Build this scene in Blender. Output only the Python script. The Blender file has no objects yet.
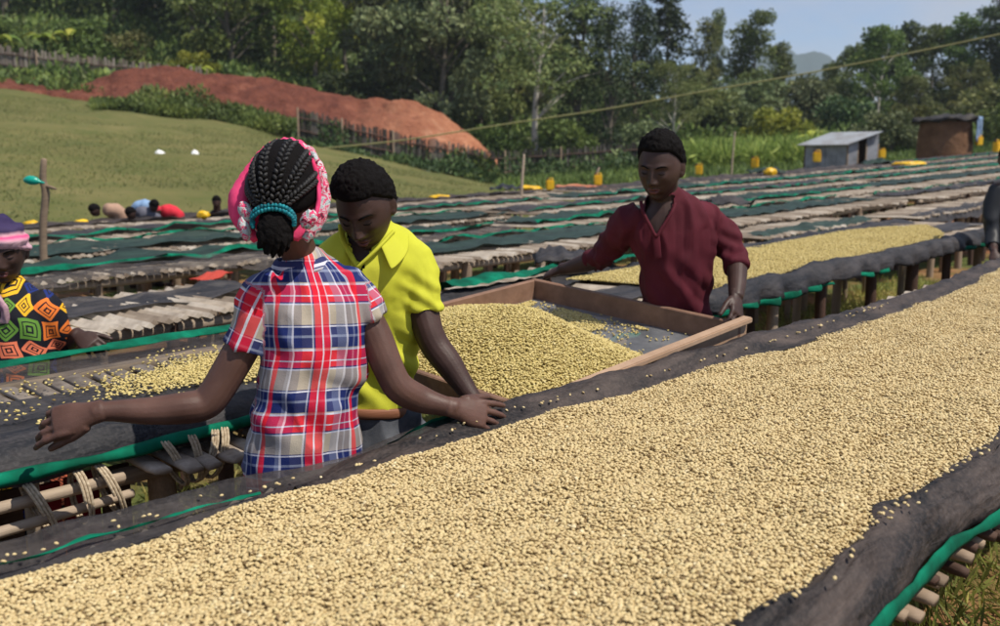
import bpy, bmesh, math, random
import numpy as np
from mathutils import Vector, Matrix, noise
random.seed(7)
RNG = np.random.default_rng(7)
sc = bpy.context.scene
COL = sc.collection
R = math.radians

# ------------------------------------------------------------------ camera
F = 972.0
TILT = math.atan(153.0 / F)
CAMZ = 1.65
cam_d = bpy.data.cameras.new('camera')
cam = bpy.data.objects.new('camera', cam_d)
COL.objects.link(cam)
cam.location = (0, 0, CAMZ)
cam.rotation_euler = (math.pi / 2 - TILT, 0, 0)
cam_d.sensor_width = 36
cam_d.lens = 36 * F / 1000
cam_d.clip_end = 9000
cam_d.clip_start = 0.05
cam_d.dof.use_dof = True
cam_d.dof.focus_distance = 2.75
cam_d.dof.aperture_fstop = 4.0
sc.camera = cam

# ------------------------------------------------------------------ world + sun
SUN = Vector((0.62, -0.34, 1.12)).normalized()
world = bpy.data.worlds.new('World')
sc.world = world
world.use_nodes = True
nt = world.node_tree
nt.nodes.clear()
wo = nt.nodes.new('ShaderNodeOutputWorld')
bg = nt.nodes.new('ShaderNodeBackground')
sky = nt.nodes.new('ShaderNodeTexSky')
sky.sky_type = 'NISHITA'
sky.sun_disc = False
sky.sun_elevation = math.asin(SUN.z)
sky.sun_rotation = math.atan2(SUN.x, SUN.y)
sky.altitude = 1900
sky.air_density = 1.3
sky.dust_density = 0.3
sky.ozone_density = 3.0
tc = nt.nodes.new('ShaderNodeTexCoord')
mp = nt.nodes.new('ShaderNodeMapping')
mp.inputs['Scale'].default_value = (1.6, 1.6, 5.0)
nz = nt.nodes.new('ShaderNodeTexNoise')
nz.inputs['Scale'].default_value = 2.3
nz.inputs['Detail'].default_value = 7
nz.inputs['Roughness'].default_value = 0.55
cr = nt.nodes.new('ShaderNodeValToRGB')
cr.color_ramp.elements[0].position = 0.34
cr.color_ramp.elements[1].position = 0.62
cr.color_ramp.elements[0].color = (0, 0, 0, 1)
cr.color_ramp.elements[1].color = (0.75, 0.75, 0.75, 1)
mx = nt.nodes.new('ShaderNodeMix')
mx.data_type = 'RGBA'
mx.inputs['B'].default_value = (5.0, 5.1, 5.5, 1)
L = nt.links.new
tint = nt.nodes.new('ShaderNodeMix'); tint.data_type = 'RGBA'; tint.blend_type = 'MULTIPLY'; tint.inputs['Factor'].default_value = 1; tint.inputs['B'].default_value = (.74, .92, 1.15, 1)
L(tc.outputs['Generated'], mp.inputs[0]); L(mp.outputs[0], nz.inputs[0]); L(nz.outputs[0], cr.inputs[0])
L(cr.outputs[0], mx.inputs['Factor']); L(sky.outputs[0], tint.inputs['A']); L(tint.outputs['Result'], mx.inputs['A'])
L(mx.outputs['Result'], bg.inputs[0]); L(bg.outputs[0], wo.inputs[0])
bg.inputs[1].default_value = 0.105
sun_d = bpy.data.lights.new('sun', 'SUN')
sun_d.energy = 5.0
sun_d.angle = R(0.5)
sun_d.color = (1, 0.93, 0.82)
sun = bpy.data.objects.new('sun', sun_d)
sun.rotation_euler = SUN.to_track_quat('Z', 'Y').to_euler()
sun.location = (8, -5, 14)
COL.objects.link(sun)
sc.view_settings.view_transform = 'Standard'
sc.view_settings.look = 'None'
sc.view_settings.exposure = 0.10
sc.view_settings.gamma = 1
sc.render.engine = 'CYCLES'
sc.cycles.max_bounces = 5
sc.cycles.transparent_max_bounces = 10
sc.cycles.use_denoising = True

# ------------------------------------------------------------------ coordinates
def at(px, py, Y):
    """point of the place seen at photo pixel (px, py) at distance Y in front"""
    cx = (px - 500) / F; cy = -(py - 313) / F
    d = Vector((cx, math.cos(TILT) + cy * math.sin(TILT), -math.sin(TILT) + cy * math.cos(TILT)))
    return Vector((0, 0, CAMZ)) + d * (Y / d.y)

U = (0.6737, 0.739)      # along the rows of tables
N = (-0.739, 0.6737)     # across them
def sp(s, p):
    return (s * U[0] + p * N[0], s * U[1] + p * N[1])

TS = np.array([-0.514, -0.257, -0.1, 0.0, 0.206, 0.36, 0.514])
RINGS = [60, 75, 110, 200, 600]
EL = {60: [.067, .036, -.003, -.022, -.008, -.002, .008],
      75: [.092, .062, .02, -.008, .004, .008, .018],
      110: [.165, .13, .085, .05, .022, .03, .045],
      200: [.33, .29, .22, .15, .035, .05, .085],
      600: [.13, .12, .11, .08, .02, .03, .05]}
def gz(x, y):
    x = np.asarray(x, float); y = np.asarray(y, float)
    yb = np.clip(y, 0, 50)
    base = .02 * np.clip(x, -60, 60) + .0004 * yb ** 2
    t = np.clip(x / np.maximum(y, 1e-3), -.75, .60)
    yA = np.clip(13.2 / (.6737 - .739 * t), 8, 48)
    xa = t * yA
    zA = .02 * xa + .0004 * yA ** 2
    ys = [yA] + [np.full_like(yA, r) for r in RINGS]
    zs = [zA] + [CAMZ + r * np.interp(t, TS, EL[r]) for r in RINGS]
    z = np.array(base)
    for i in range(5):
        w = np.clip((y - ys[i]) / (ys[i + 1] - ys[i]), 0, 1)
        m = y > ys[i]
        z = np.where(m, zs[i] * (1 - w) + zs[i + 1] * w, z)
    return z
def g(x, y):
    return float(gz(x, y))

# ------------------------------------------------------------------ object helpers
LOC = {}
def link(o, parent=None):
    COL.objects.link(o)
    if parent is not None:
        o.parent = parent
    return o
def tag(o, label, cat, group=None):
    o['label'] = label; o['category'] = cat
    if group: o['group'] = group
    return o
def thing(name, label, cat, loc=(0, 0, 0), group=None):
    o = bpy.data.objects.new(name, None)
    o.empty_display_size = 0.2
    o.location = loc; LOC[o.name] = Vector(loc)
    link(o)
    return tag(o, label, cat, group)
def off(parent):
    v = Vector((0, 0, 0))
    while parent is not None:
        v += parent.location; parent = parent.parent
    return v
def mobj(name, me, mat, parent=None, kind=None):
    """link mesh given in world coordinates"""
    if parent is not None:
        v = off(parent)
        me.transform(Matrix.Translation(-v))
    o = bpy.data.objects.new(name, me)
    if mat is not None:
        me.materials.clear(); me.materials.append(mat)
    link(o, parent)
    if kind: o['kind'] = kind
    return o
def bobj(name, bm, mat, parent=None, kind=None, smooth=True):
    me = bpy.data.meshes.new(name)
    bm.to_mesh(me); bm.free()
    if smooth:
        me.shade_smooth()
    return mobj(name, me, mat, parent, kind)
def aobj(name, V, Fc, mat, parent=None, kind=None, smooth=False, attrs=None):
    V = np.asarray(V, np.float32); Fc = np.asarray(Fc, np.int32)
    me = bpy.data.meshes.new(name)
    k = Fc.shape[1]
    me.vertices.add(len(V)); me.vertices.foreach_set('co', V.ravel())
    me.loops.add(Fc.size); me.loops.foreach_set('vertex_index', Fc.ravel())
    me.polygons.add(len(Fc)); me.polygons.foreach_set('loop_start', np.arange(0, Fc.size, k, dtype=np.int32))
    me.update(calc_edges=True)
    if smooth: me.shade_smooth()
    else: me.shade_flat()
    for nm, a in (attrs or {}).items():
        at_ = me.attributes.new(nm, 'FLOAT', 'POINT'); at_.data.foreach_set('value', np.asarray(a, np.float32))
    return mobj(name, me, mat, parent, kind)

def box(bm, c, size, rot=None, taper=None):
    m = Matrix.Translation(Vector(c)) @ (rot.to_4x4() if rot is not None else Matrix()) @ Matrix.Diagonal((*size, 1))
    r = bmesh.ops.create_cube(bm, size=1, matrix=m)
    return r['verts']
def dirbox(bm, a, b, w, h, up=Vector((0, 0, 1))):
    a = Vector(a); b = Vector(b); d = (b - a)
    x = d.normalized(); y = up.cross(x).normalized(); z = x.cross(y)
    rot = Matrix((x, y, z)).transposed()
    return box(bm, (a + b) / 2, (d.length, w, h), rot)
def crom(P, n):
    P = [np.array(p, float) for p in P]
    if len(P) < 3 or n <= 1: return P
    out = []
    Q = [2 * P[0] - P[1]] + P + [2 * P[-1] - P[-2]]
    for i in range(1, len(Q) - 2):
        for k in range(n):
            t = k / n
            a, b, c, d = Q[i - 1], Q[i], Q[i + 1], Q[i + 2]
            out.append(.5 * ((2 * b) + (-a + c) * t + (2 * a - 5 * b + 4 * c - d) * t * t + (-a + 3 * b - 3 * c + d) * t ** 3))
    out.append(P[-1])
    return out
def loft(bm, P, RR, side=None, n=16, sub=3, cap=True, power=2.0):
    """closed tapered tube through points P with radii (side, other)"""
    RR = [(r, r) if not hasattr(r, '__len__') else tuple(r) for r in RR]
    D = crom([list(p) + list(r) for p, r in zip(P, RR)], sub)
    pts = [Vector(d[:3]) for d in D]; rad = [(max(d[3], 1e-4), max(d[4], 1e-4)) for d in D]
    if cap:  # rounded ends
        t0 = (pts[0] - pts[1]).normalized(); t1 = (pts[-1] - pts[-2]).normalized()
        r0 = min(rad[0]); r1 = min(rad[-1])
        a = [(pts[0] + t0 * r0 * .6 * math.sin(R(q)), (rad[0][0] * math.cos(R(q)), rad[0][1] * math.cos(R(q)))) for q in (80, 50, 25)]
        b = [(pts[-1] + t1 * r1 * .6 * math.sin(R(q)), (rad[-1][0] * math.cos(R(q)), rad[-1][1] * math.cos(R(q)))) for q in (25, 50, 80)]
        pts = [x[0] for x in a] + pts + [x[0] for x in b]
        rad = [x[1] for x in a] + rad + [x[1] for x in b]
    s = Vector(side) if side is not None else None
    rings = []
    for i, p in enumerate(pts):
        t = (pts[min(i + 1, len(pts) - 1)] - pts[max(i - 1, 0)]).normalized()
        if s is None:
            s = t.orthogonal()
        sv = (s - t * s.dot(t)).normalized()
        if side is None: s = sv
        b = t.cross(sv)
        ring = []
        for k in range(n):
            an = 2 * math.pi * k / n
            c, si = math.cos(an), math.sin(an)
            if power != 2.0:
                c = math.copysign(abs(c) ** (2 / power), c); si = math.copysign(abs(si) ** (2 / power), si)
            ring.append(bm.verts.new(p + sv * (rad[i][0] * c) + b * (rad[i][1] * si)))
        rings.append(ring)
    for i in range(len(rings) - 1):
        for k in range(n):
            bm.faces.new((rings[i][k], rings[i][(k + 1) % n], rings[i + 1][(k + 1) % n], rings[i + 1][k]))
    bm.faces.new(rings[0][::-1]); bm.faces.new(rings[-1])
    return rings
def ball(bm, c, r, rot=None, seg=14):
    r = (r, r, r) if not hasattr(r, '__len__') else r
    m = Matrix.Translation(Vector(c)) @ (rot.to_4x4() if rot is not None else Matrix()) @ Matrix.Diagonal((*r, 1))
    return bmesh.ops.create_uvsphere(bm, u_segments=seg, v_segments=seg - 4, radius=1, matrix=m)['verts']
def fuse(bm, voxel, smooth=3, ratio=1.0, sf=0.5):
    """one continuous surface out of overlapping closed volumes"""
    bmesh.ops.recalc_face_normals(bm, faces=bm.faces)
    me = bpy.data.meshes.new('tmp'); bm.to_mesh(me); bm.free()
    o = bpy.data.objects.new('tmp', me); COL.objects.link(o)
    m = o.modifiers.new('r', 'REMESH'); m.mode = 'VOXEL'; m.voxel_size = voxel; m.use_smooth_shade = True
    if smooth:
        m = o.modifiers.new('s', 'SMOOTH'); m.iterations = smooth; m.factor = sf
    if ratio < 1:
        m = o.modifiers.new('d', 'DECIMATE'); m.ratio = ratio
    dg = bpy.context.evaluated_depsgraph_get(); dg.update()
    out = bpy.data.meshes.new_from_object(o.evaluated_get(dg))
    bpy.data.objects.remove(o); bpy.data.meshes.remove(me)
    out.shade_smooth()
    return out
def mesh_co(me):
    a = np.empty(len(me.vertices) * 3, np.float32); me.vertices.foreach_get('co', a); a = a.reshape(-1, 3)
    b = np.empty(len(me.vertices) * 3, np.float32); me.vertex_normals.foreach_get('vector', b)
    return a, b.reshape(-1, 3)
def set_co(me, a):
    me.vertices.foreach_set('co', np.asarray(a, np.float32).ravel()); me.update()
def vnoise(co, scale, oct_=1, seed=0.0):
    out = np.empty(len(co), np.float32)
    o = Vector((seed * 7.3, seed * 3.1, seed * 5.7)); 
    s = scale if hasattr(scale, '__len__') else (scale,) * 3
    c = co * np.array(s)
    if oct_ <= 1:
        for i in range(len(c)): out[i] = noise.noise(Vector(c[i]) + o)
    else:
        for i in range(len(c)): out[i] = noise.fractal(Vector(c[i]) + o, 0.8, 2.0, oct_)
    return out

# ------------------------------------------------------------------ material helpers
class M:
    def __init__(s, name, base=(.5, .5, .5), rough=.7, spec=.3, metal=0):
        s.m = bpy.data.materials.new(name); s.m.use_nodes = True
        s.t = s.m.node_tree; s.b = s.t.nodes['Principled BSDF']; s.out = s.t.nodes['Material Output']
        s.b.inputs['Base Color'].default_value = (*base, 1); s.b.inputs['Roughness'].default_value = rough
        s.b.inputs['Specular IOR Level'].default_value = spec; s.b.inputs['Metallic'].default_value = metal
    def n(s, typ, **kw):
        o = s.t.nodes.new(typ)
        for k, v in kw.items():
            if k in o.inputs.keys(): o.inputs[k].default_value = v
            else: setattr(o, k, v)
        return o
    def l(s, a, b):
        s.t.links.new(a, b)
    def coord(s, kind='Object', scale=(1, 1, 1), rot=(0, 0, 0)):
        c = s.n('ShaderNodeTexCoord'); m = s.n('ShaderNodeMapping')
        m.inputs['Scale'].default_value = scale; m.inputs['Rotation'].default_value = rot
        s.l(c.outputs[kind], m.inputs[0]); return m.outputs[0]
    def noise(s, scale, detail=4, vec=None, rough=.55, dist=0):
        o = s.n('ShaderNodeTexNoise'); o.inputs['Scale'].default_value = scale; o.inputs['Detail'].default_value = detail
        o.inputs['Roughness'].default_value = rough; o.inputs['Distortion'].default_value = dist
        s.l(vec if vec is not None else s.coord(), o.inputs['Vector']); return o.outputs[0]
    def ramp(s, fac, stops, interp='LINEAR'):
        o = s.n('ShaderNodeValToRGB'); r = o.color_ramp; r.interpolation = interp
        while len(r.elements) > 1: r.elements.remove(r.elements[-1])
        r.elements[0].position = stops[0][0]; r.elements[0].color = (*stops[0][1], 1)
        for p, c in stops[1:]:
            e = r.elements.new(p); e.color = (*c, 1)
        s.l(fac, o.inputs[0]); return o.outputs[0]
    def mix(s, fac, a, b, mode='MIX'):
        o = s.n('ShaderNodeMix'); o.data_type = 'RGBA'; o.blend_type = mode
        for v, k in ((fac, 'Factor'), (a, 'A'), (b, 'B')):
            i = o.inputs[k] if k == 'Factor' else [q for q in o.inputs if q.name == k and q.type == 'RGBA'][0]
            if isinstance(v, (int, float)): i.default_value = v
            elif isinstance(v, tuple): i.default_value = (*v, 1)
            else: s.l(v, i)
        return [q for q in o.outputs if q.type == 'RGBA'][0]
    def math(s, op, a, b=None, clamp=False):
        o = s.n('ShaderNodeMath'); o.operation = op; o.use_clamp = clamp
        for i, v in enumerate((a, b)):
            if v is None: continue
            if isinstance(v, (int, float)): o.inputs[i].default_value = v
            else: s.l(v, o.inputs[i])
        return o.outputs[0]
    def attr(s, name):
        o = s.n('ShaderNodeAttribute'); o.attribute_name = name; return o
    def bump(s, h, strength=.4, dist=.01):
        o = s.n('ShaderNodeBump'); o.inputs['Strength'].default_value = strength; o.inputs['Distance'].default_value = dist
        s.l(h, o.inputs['Height']); s.l(o.outputs[0], s.b.inputs['Normal'])
    def color(s, c): s.l(c, s.b.inputs['Base Color'])

def wood(name, a, b, rough=.75, scale=1.0, stretch=(1, 1, 14)):
    m = M(name, a, rough, .25)
    v = m.coord('Object', stretch)
    n1 = m.noise(6 * scale, 5, v, .65)
    n2 = m.noise(3.1 * scale, 3)
    c = m.ramp(n1, [(.3, a), (.7, b)])
    c = m.mix(m.ramp(n2, [(.35, (0, 0, 0)), (.75, (.55, .55, .55))]), c, tuple(x * .5 for x in a))
    oi = m.n('ShaderNodeObjectInfo')
    c = m.mix(m.math('MULTIPLY', oi.outputs['Random'], .4), c, tuple(min(1, x * 1.5) for x in b))
    m.color(c); m.bump(n1, .5, .004)
    return m.m
W_POST = wood('post_wood', (.16, .11, .075), (.30, .22, .15))
W_DARK = wood('dark_post_wood', (.035, .02, .015), (.09, .05, .035))
W_POLE = wood('weathered_pole', (.20, .15, .11), (.38, .30, .22))
W_TRAY = wood('tray_wood', (.13, .07, .045), (.26, .15, .10), .7, 1, (3, 3, 3))
W_TRAYL = wood('tray_wood_pale', (.26, .16, .10), (.40, .27, .18), .7, 1, (3, 3, 3))

def mat_mat():
    m = M('split_bamboo', (.34, .27, .19), .8, .2)
    a = m.attr('v')
    n1 = m.noise(9, 5)
    c = m.ramp(a.outputs['Fac'], [(0, (.20, .155, .115)), (.35, (.33, .265, .20)), (.7, (.46, .385, .30)), (1, (.58, .51, .42))])
    c = m.mix(m.ramp(n1, [(.4, (0, 0, 0)), (.75, (.6, .6, .6))]), c, (.12, .085, .06))
    m.color(c); m.bump(n1, .4, .01)
    return m.m
MAT = mat_mat()
def leafmat(name, stops, trans=.25, spec=.25, rough=.55):
    m = M(name, stops[0][1], rough, spec)
    a = m.attr('v')
    oi = m.n('ShaderNodeObjectInfo')
    c = m.ramp(a.outputs['Fac'], stops)
    hs = m.n('ShaderNodeHueSaturation')
    m.l(m.math('ADD', m.math('MULTIPLY', oi.outputs['Random'], .05), .475), hs.inputs['Hue'])
    m.l(m.math('ADD', m.math('MULTIPLY', oi.outputs['Random'], .5), .75), hs.inputs['Value'])
    m.l(c, hs.inputs['Color'])
    m.color(hs.outputs[0])
    tr = m.n('ShaderNodeBsdfTranslucent'); m.l(hs.outputs[0], tr.inputs[0])
    ms = m.n('ShaderNodeMixShader'); ms.inputs[0].default_value = trans
    m.l(m.b.outputs[0], ms.inputs[1]); m.l(tr.outputs[0], ms.inputs[2]); m.l(ms.outputs[0], m.out.inputs[0])
    return m.m
LF_MID = leafmat('leaf_mid', [(0, (0.062, 0.091, 0.026)), (.5, (0.128, 0.181, 0.045)), (1, (0.240, 0.284, 0.065))])
LF_DARK = leafmat('leaf_dark', [(0, (0.034, 0.054, 0.021)), (.5, (0.067, 0.104, 0.034)), (1, (0.143, 0.170, 0.048))], .15)
LF_CONE = leafmat('leaf_conifer', [(0, (.018, .034, .014)), (.5, (.038, .064, .024)), (1, (.095, .115, .035))], .12)
LF_OLIVE = leafmat('leaf_olive', [(0, (0.070, 0.095, 0.032)), (.5, (0.150, 0.172, 0.055)), (1, (0.250, 0.250, 0.080))])
LF_BRIGHT = leafmat('leaf_bright', [(0, (0.128, 0.170, 0.027)), (.5, (0.268, 0.318, 0.041)), (1, (0.480, 0.478, 0.075))], .35)
LF_GREY = leafmat('leaf_grey', [(0, (0.083, 0.108, 0.048)), (.5, (0.154, 0.181, 0.079)), (1, (0.253, 0.272, 0.122))], .2)
LF_CORN = leafmat('leaf_corn', [(0, (0.143, 0.193, 0.041)), (.5, (0.253, 0.340, 0.075)), (1, (0.451, 0.499, 0.131))], .35)
LF_GRASS = leafmat('leaf_grass', [(0, (0.143, 0.148, 0.038)), (.5, (0.253, 0.272, 0.056)), (1, (0.565, 0.432, 0.150))], .3)
BARK = wood('bark', (.09, .075, .055), (.20, .17, .13), .9)
BARKP = wood('pale_bark', (.32, .29, .24), (.52, .48, .42), .8)
# ------------------------------------------------------------------ terrain
def terrain():
    def warp(n, lim, c):
        t = np.linspace(-1, 1, n); return lim * np.sinh(c * t) / math.sinh(c)
    xs = warp(221, 800, 5.0)
    ys = np.concatenate([np.linspace(-60, -4, 8), np.linspace(-3, 14, 70)[0:], 14 + (np.linspace(0, 1, 150)[1:] ** 2.2) * 1300])
    X, Y = np.meshgrid(xs, ys)
    Z = gz(X, Y)
    co = np.stack([X.ravel(), Y.ravel(), Z.ravel()], 1)
    rr = np.hypot(co[:, 0], co[:, 1])
    near = rr < 14
    add = np.zeros(len(co))
    nn = vnoise(co * np.array([1, 1, 0]), 2.6, 3, 1)
    n2 = vnoise(co * np.array([1, 1, 0]), .22, 2, 2)
    add += nn * np.where(near, .03, .02) + n2 * np.clip((rr - 12) / 40, 0, 1) * .35
    co[:, 2] += add
    # zone: 0 = soil/grass between tables, 1 = meadow, 2 = forest floor
    p = -.739 * co[:, 0] + .6737 * co[:, 1]
    t = co[:, 0] / np.maximum(co[:, 1], .1)
    z1 = np.clip((p - 12.6) / 1.2, 0, 1) * (co[:, 1] > 0)
    z2 = np.clip((co[:, 1] - 61) / 4, 0, 1)
    nx, ny = len(xs), len(ys)
    i = np.arange(ny - 1)[:, None] * nx + np.arange(nx - 1)[None]
    Fc = np.stack([i, i + 1, i + nx + 1, i + nx], -1).reshape(-1, 4)
    m = M('ground_cover', (.1, .1, .05), .95, .1)
    zc = m.attr('zone').outputs['Fac']
    big = m.noise(.55, 5, None, .6); mid = m.noise(4, 6); fine = m.noise(38, 4)
    soil = m.ramp(mid, [(.3, (.20, .085, .04)), (.6, (.32, .16, .08)), (.8, (.40, .24, .13))])
    gr = m.ramp(fine, [(.3, (.05, .065, .02)), (.6, (.10, .12, .035)), (.85, (.19, .17, .07))])
    near_ = m.mix(m.ramp(big, [(.42, (0, 0, 0)), (.56, (1, 1, 1))]), soil, gr)
    v = m.coord('Object', (1, 1, 1))
    med = m.ramp(m.noise(.16, 9, v, .70, .4), [(.3, (.092, .096, .032)), (.5, (.140, .132, .048)), (.75, (.22, .185, .078))])
    med = m.mix(m.ramp(m.noise(.7, 8, None, .7), [(.42, (0, 0, 0)), (.7, (.8, .8, .8))]), med, (.075, .10, .028))
    med = m.mix(m.ramp(m.noise(6, 5), [(.5, (0, 0, 0)), (.8, (.5, .5, .5))]), med, (.17, .14, .07))
    ff = m.ramp(m.noise(.8, 6), [(.3, (.03, .04, .015)), (.6, (.06, .08, .025)), (.8, (.12, .13, .05))])
    c = m.mix(m.math('MULTIPLY', zc, 1.0, True), near_, med)
    c = m.mix(m.math('SUBTRACT', zc, 1.0, True), c, ff)
    m.color(c); m.bump(fine, .6, .03)
    o = aobj('ground', co, Fc, m.m, None, 'structure', True, {'zone': z1 + z2})
    o['label'] = 'red soil and grass under the tables rising to an olive green meadow'
terrain()

# distant mountains
def mountains():
    m = M('far_mountain', (.10, .17, .26), 1, 0)
    m.color(m.ramp(m.noise(.002, 5), [(.3, (.03, .055, .055)), (.7, (.05, .08, .07))]))
    xs = np.linspace(-2400, 3500, 170)
    V = []; 
    for j, (dy, k) in enumerate(((0, 0), (100, .55), (210, 1), (360, .75))):
        for x in xs:
            x4 = x * .4
            h = 56 + 100 * math.exp(-abs((x - 1250) / 330) ** 2.2) + 26 * math.exp(-((x - 1120) / 140) ** 2) + 24 * noise.noise(Vector((x * .004, j * .2, 3))) + 14 * noise.noise(Vector((x * .015, j * .4, 9)))
            V.append((x4, 1450 + dy, (h * 1.15 if k == 1 else h) * k - 10))
    n = len(xs)
    i = np.arange(3)[:, None] * n + np.arange(n - 1)[None]
    Fc = np.stack([i, i + 1, i + n + 1, i + n], -1).reshape(-1, 4)
    aobj('mountains', V, Fc, m.m, None, 'structure', True)['label'] = 'hazy blue mountain far beyond the trees'
mountains()

# bank of dug red earth on the hillside
def earth_bank():
    pts = [  # px, crest py, foot py
        (-60, 80, 98), (0, 80, 98), (60, 86, 105), (90, 84, 104), (120, 72, 100), (160, 66, 106), (180, 67, 112), (220, 76, 116), (262, 80, 120),
        (300, 88, 128), (340, 97, 130), (370, 101, 134), (400, 101, 138), (425, 107, 142), (450, 122, 150), (472, 139, 152), (486, 150, 154), (500, 166, 158)]
    px = np.array([q[0] for q in pts], float); cy = np.array([q[1] for q in pts], float); fy = np.array([q[2] for q in pts], float)
    n, k = 200, 26
    V = []
    for j in range(k):
        v = j / (k - 1)
        for i in range(n):
            x = -60 + 560 * i / (n - 1)
            c = np.interp(x, px, cy); f = np.interp(x, px, fy) + 9
            Y = 61.5 + 5 * min(v * 1.6, 1)
            if v < .62:
                w = v / .62
                w2 = w ** .8
                P = at(x, f + (c - f) * w2, Y)
            else:
                P = at(x, c, 66.5); P.y += (v - .62) * 9; P.z -= ((v - .62) / .38) ** 1.2 * 3.0
            d = noise.fractal(Vector((P.x * .5, P.y * .5, P.z * .9)), .8, 2, 5)
            P.z += (d * .28 + .18) * min(1, 6 * (1 - v)) * (1 if v > .05 else 0)
            if .06 < v < .95 and x < 470: P.z = max(P.z, g(P.x, P.y) + .22 + .25 * d)
            P.y += .3 * noise.fractal(Vector((P.x * .9, P.z * 1.3, 4)), .8, 2, 4)
            V.append(P)
    i = np.arange(k - 1)[:, None] * n + np.arange(n - 1)[None]
    Fc = np.stack([i, i + 1, i + n + 1, i + n], -1).reshape(-1, 4)
    m = M('red_earth', (.25, .08, .04), .95, .1)
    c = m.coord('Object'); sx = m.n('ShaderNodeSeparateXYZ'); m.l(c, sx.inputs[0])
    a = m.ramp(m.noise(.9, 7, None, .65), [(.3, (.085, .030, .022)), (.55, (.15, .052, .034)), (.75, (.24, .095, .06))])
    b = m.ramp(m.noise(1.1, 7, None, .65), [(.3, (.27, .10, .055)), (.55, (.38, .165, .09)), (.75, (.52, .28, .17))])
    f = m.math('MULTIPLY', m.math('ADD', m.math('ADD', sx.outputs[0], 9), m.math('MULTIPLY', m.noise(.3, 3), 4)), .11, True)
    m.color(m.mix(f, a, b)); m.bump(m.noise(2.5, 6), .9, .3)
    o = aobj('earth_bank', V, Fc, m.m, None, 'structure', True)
    o['label'] = 'long bank of bare dug red earth on the hillside'
earth_bank()

# ------------------------------------------------------------------ foliage
def leaves_at(C, size, outward=None, aspect=.5, droop=0.0, rng=RNG):
    """rhombus leaves: returns verts, quads, count"""
    n = len(C)
    d = rng.normal(size=(n, 3))
    if outward is not None: d = d * .75 + outward * .8
    d[:, 2] -= droop
    d /= np.linalg.norm(d, axis=1)[:, None] + 1e-6
    e = rng.normal(size=(n, 3)); e -= d * (e * d).sum(1)[:, None]; e /= np.linalg.norm(e, axis=1)[:, None] + 1e-6
    size = np.broadcast_to(size, (n,)) * rng.uniform(.6, 1.35, n)
    a = C; b = C + d * size[:, None] * .5 + e * (size * aspect * .5)[:, None]
    c = C + d * size[:, None]; f = C + d * size[:, None] * .5 - e * (size * aspect * .5)[:, None]
    V = np.stack([a, b, c, f], 1).reshape(-1, 3)
    Fc = np.arange(4 * n).reshape(n, 4)
    return V, Fc
def sphere_pts(n, rng=RNG, inner=.55):
    d = rng.normal(size=(n, 3)); d /= np.linalg.norm(d, axis=1)[:, None]
    r = rng.uniform(inner ** 3, 1, n) ** (1 / 3)
    return d * r[:, None], d
def crown_mesh(kind, seed, h=1.0):
    """crown meshes of unit height (z 0..1), trunk from 0; returns V,F,v"""
    rng = np.random.default_rng(seed)
    clumps = []   # centre, radius(3)
    branches = []
    if kind == 'broad':
        for i in range(46):
            a = rng.uniform(0, 6.28); zz = rng.uniform(.18, .98)
            rmax = .40 * math.sin(min(1, (1.04 - zz) * 1.9 + .12) * math.pi / 2) * (.75 if zz < .3 else 1)
            r = rmax * rng.uniform(.45, 1.0)
            clumps.append((r * math.cos(a), r * math.sin(a), zz, rng.uniform(.055, .11), rng.uniform(.04, .075)))
    elif kind == 'euca':
        for i in range(40):
            a = rng.uniform(0, 6.28); zz = rng.uniform(.28, 1.0)
            r = .19 * rng.uniform(.2, 1) * (1.15 - zz * .75)
            clumps.append((r * math.cos(a), r * math.sin(a), zz, rng.uniform(.03, .065), rng.uniform(.035, .07)))
    elif kind == 'conifer':
        for i in range(90):
            a = rng.uniform(0, 6.28); zz = rng.uniform(.06, .99)
            r = .20 * (1.05 - zz) ** .75 * rng.uniform(.5, 1) 
            clumps.append((r * math.cos(a), r * math.sin(a), zz, rng.uniform(.03, .06), rng.uniform(.03, .06)))
    elif kind == 'bush':
        for i in range(30):
            a = rng.uniform(0, 6.28); zz = rng.uniform(.12, .93)
            r = .62 * rng.uniform(.2, 1) * math.sqrt(max(.05, 1 - (zz * .95) ** 2))
            clumps.append((r * math.cos(a), r * math.sin(a), zz, rng.uniform(.10, .2), rng.uniform(.09, .16)))
    elif kind == 'spread':
        for i in range(46):
            a = rng.uniform(0, 6.28); zz = rng.uniform(.45, 1.0)
            r = .46 * rng.uniform(.25, 1) * (1.0 if zz < .85 else .7)
            clumps.append((r * math.cos(a), r * math.sin(a), zz, rng.uniform(.07, .12), rng.uniform(.022, .045)))
    total = {'broad': 8600, 'euca': 5600, 'conifer': 8600, 'bush': 4200, 'spread': 7000}[kind]
    ls = {'broad': .034, 'euca': .022, 'conifer': .020, 'bush': .075, 'spread': .022}[kind]
    w = np.array([c[3] ** 1.6 for c in clumps]); w /= w.sum()
    Vs, Cv = [], []
    for c, q in zip(clumps, w):
        n = int(total * q)
        P, d = sphere_pts(n, rng, .5)
        P = P * np.array([c[3], c[3], c[4]]) + np.array(c[:3])
        droop = .9 if kind == 'conifer' else .35 if kind == 'euca' else .15
        V, _ = leaves_at(P, ls, d, .55 if kind != 'conifer' else .35, droop, rng)
        Vs.append(V)
        tone = np.clip(rng.normal(.45, .16) + rng.normal(0, .17, n), 0, 1)
        Cv.append(np.repeat(tone, 4))
    V = np.concatenate(Vs); v = np.concatenate(Cv)
    return V, np.arange(len(V)).reshape(-1, 4), v, clumps
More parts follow.
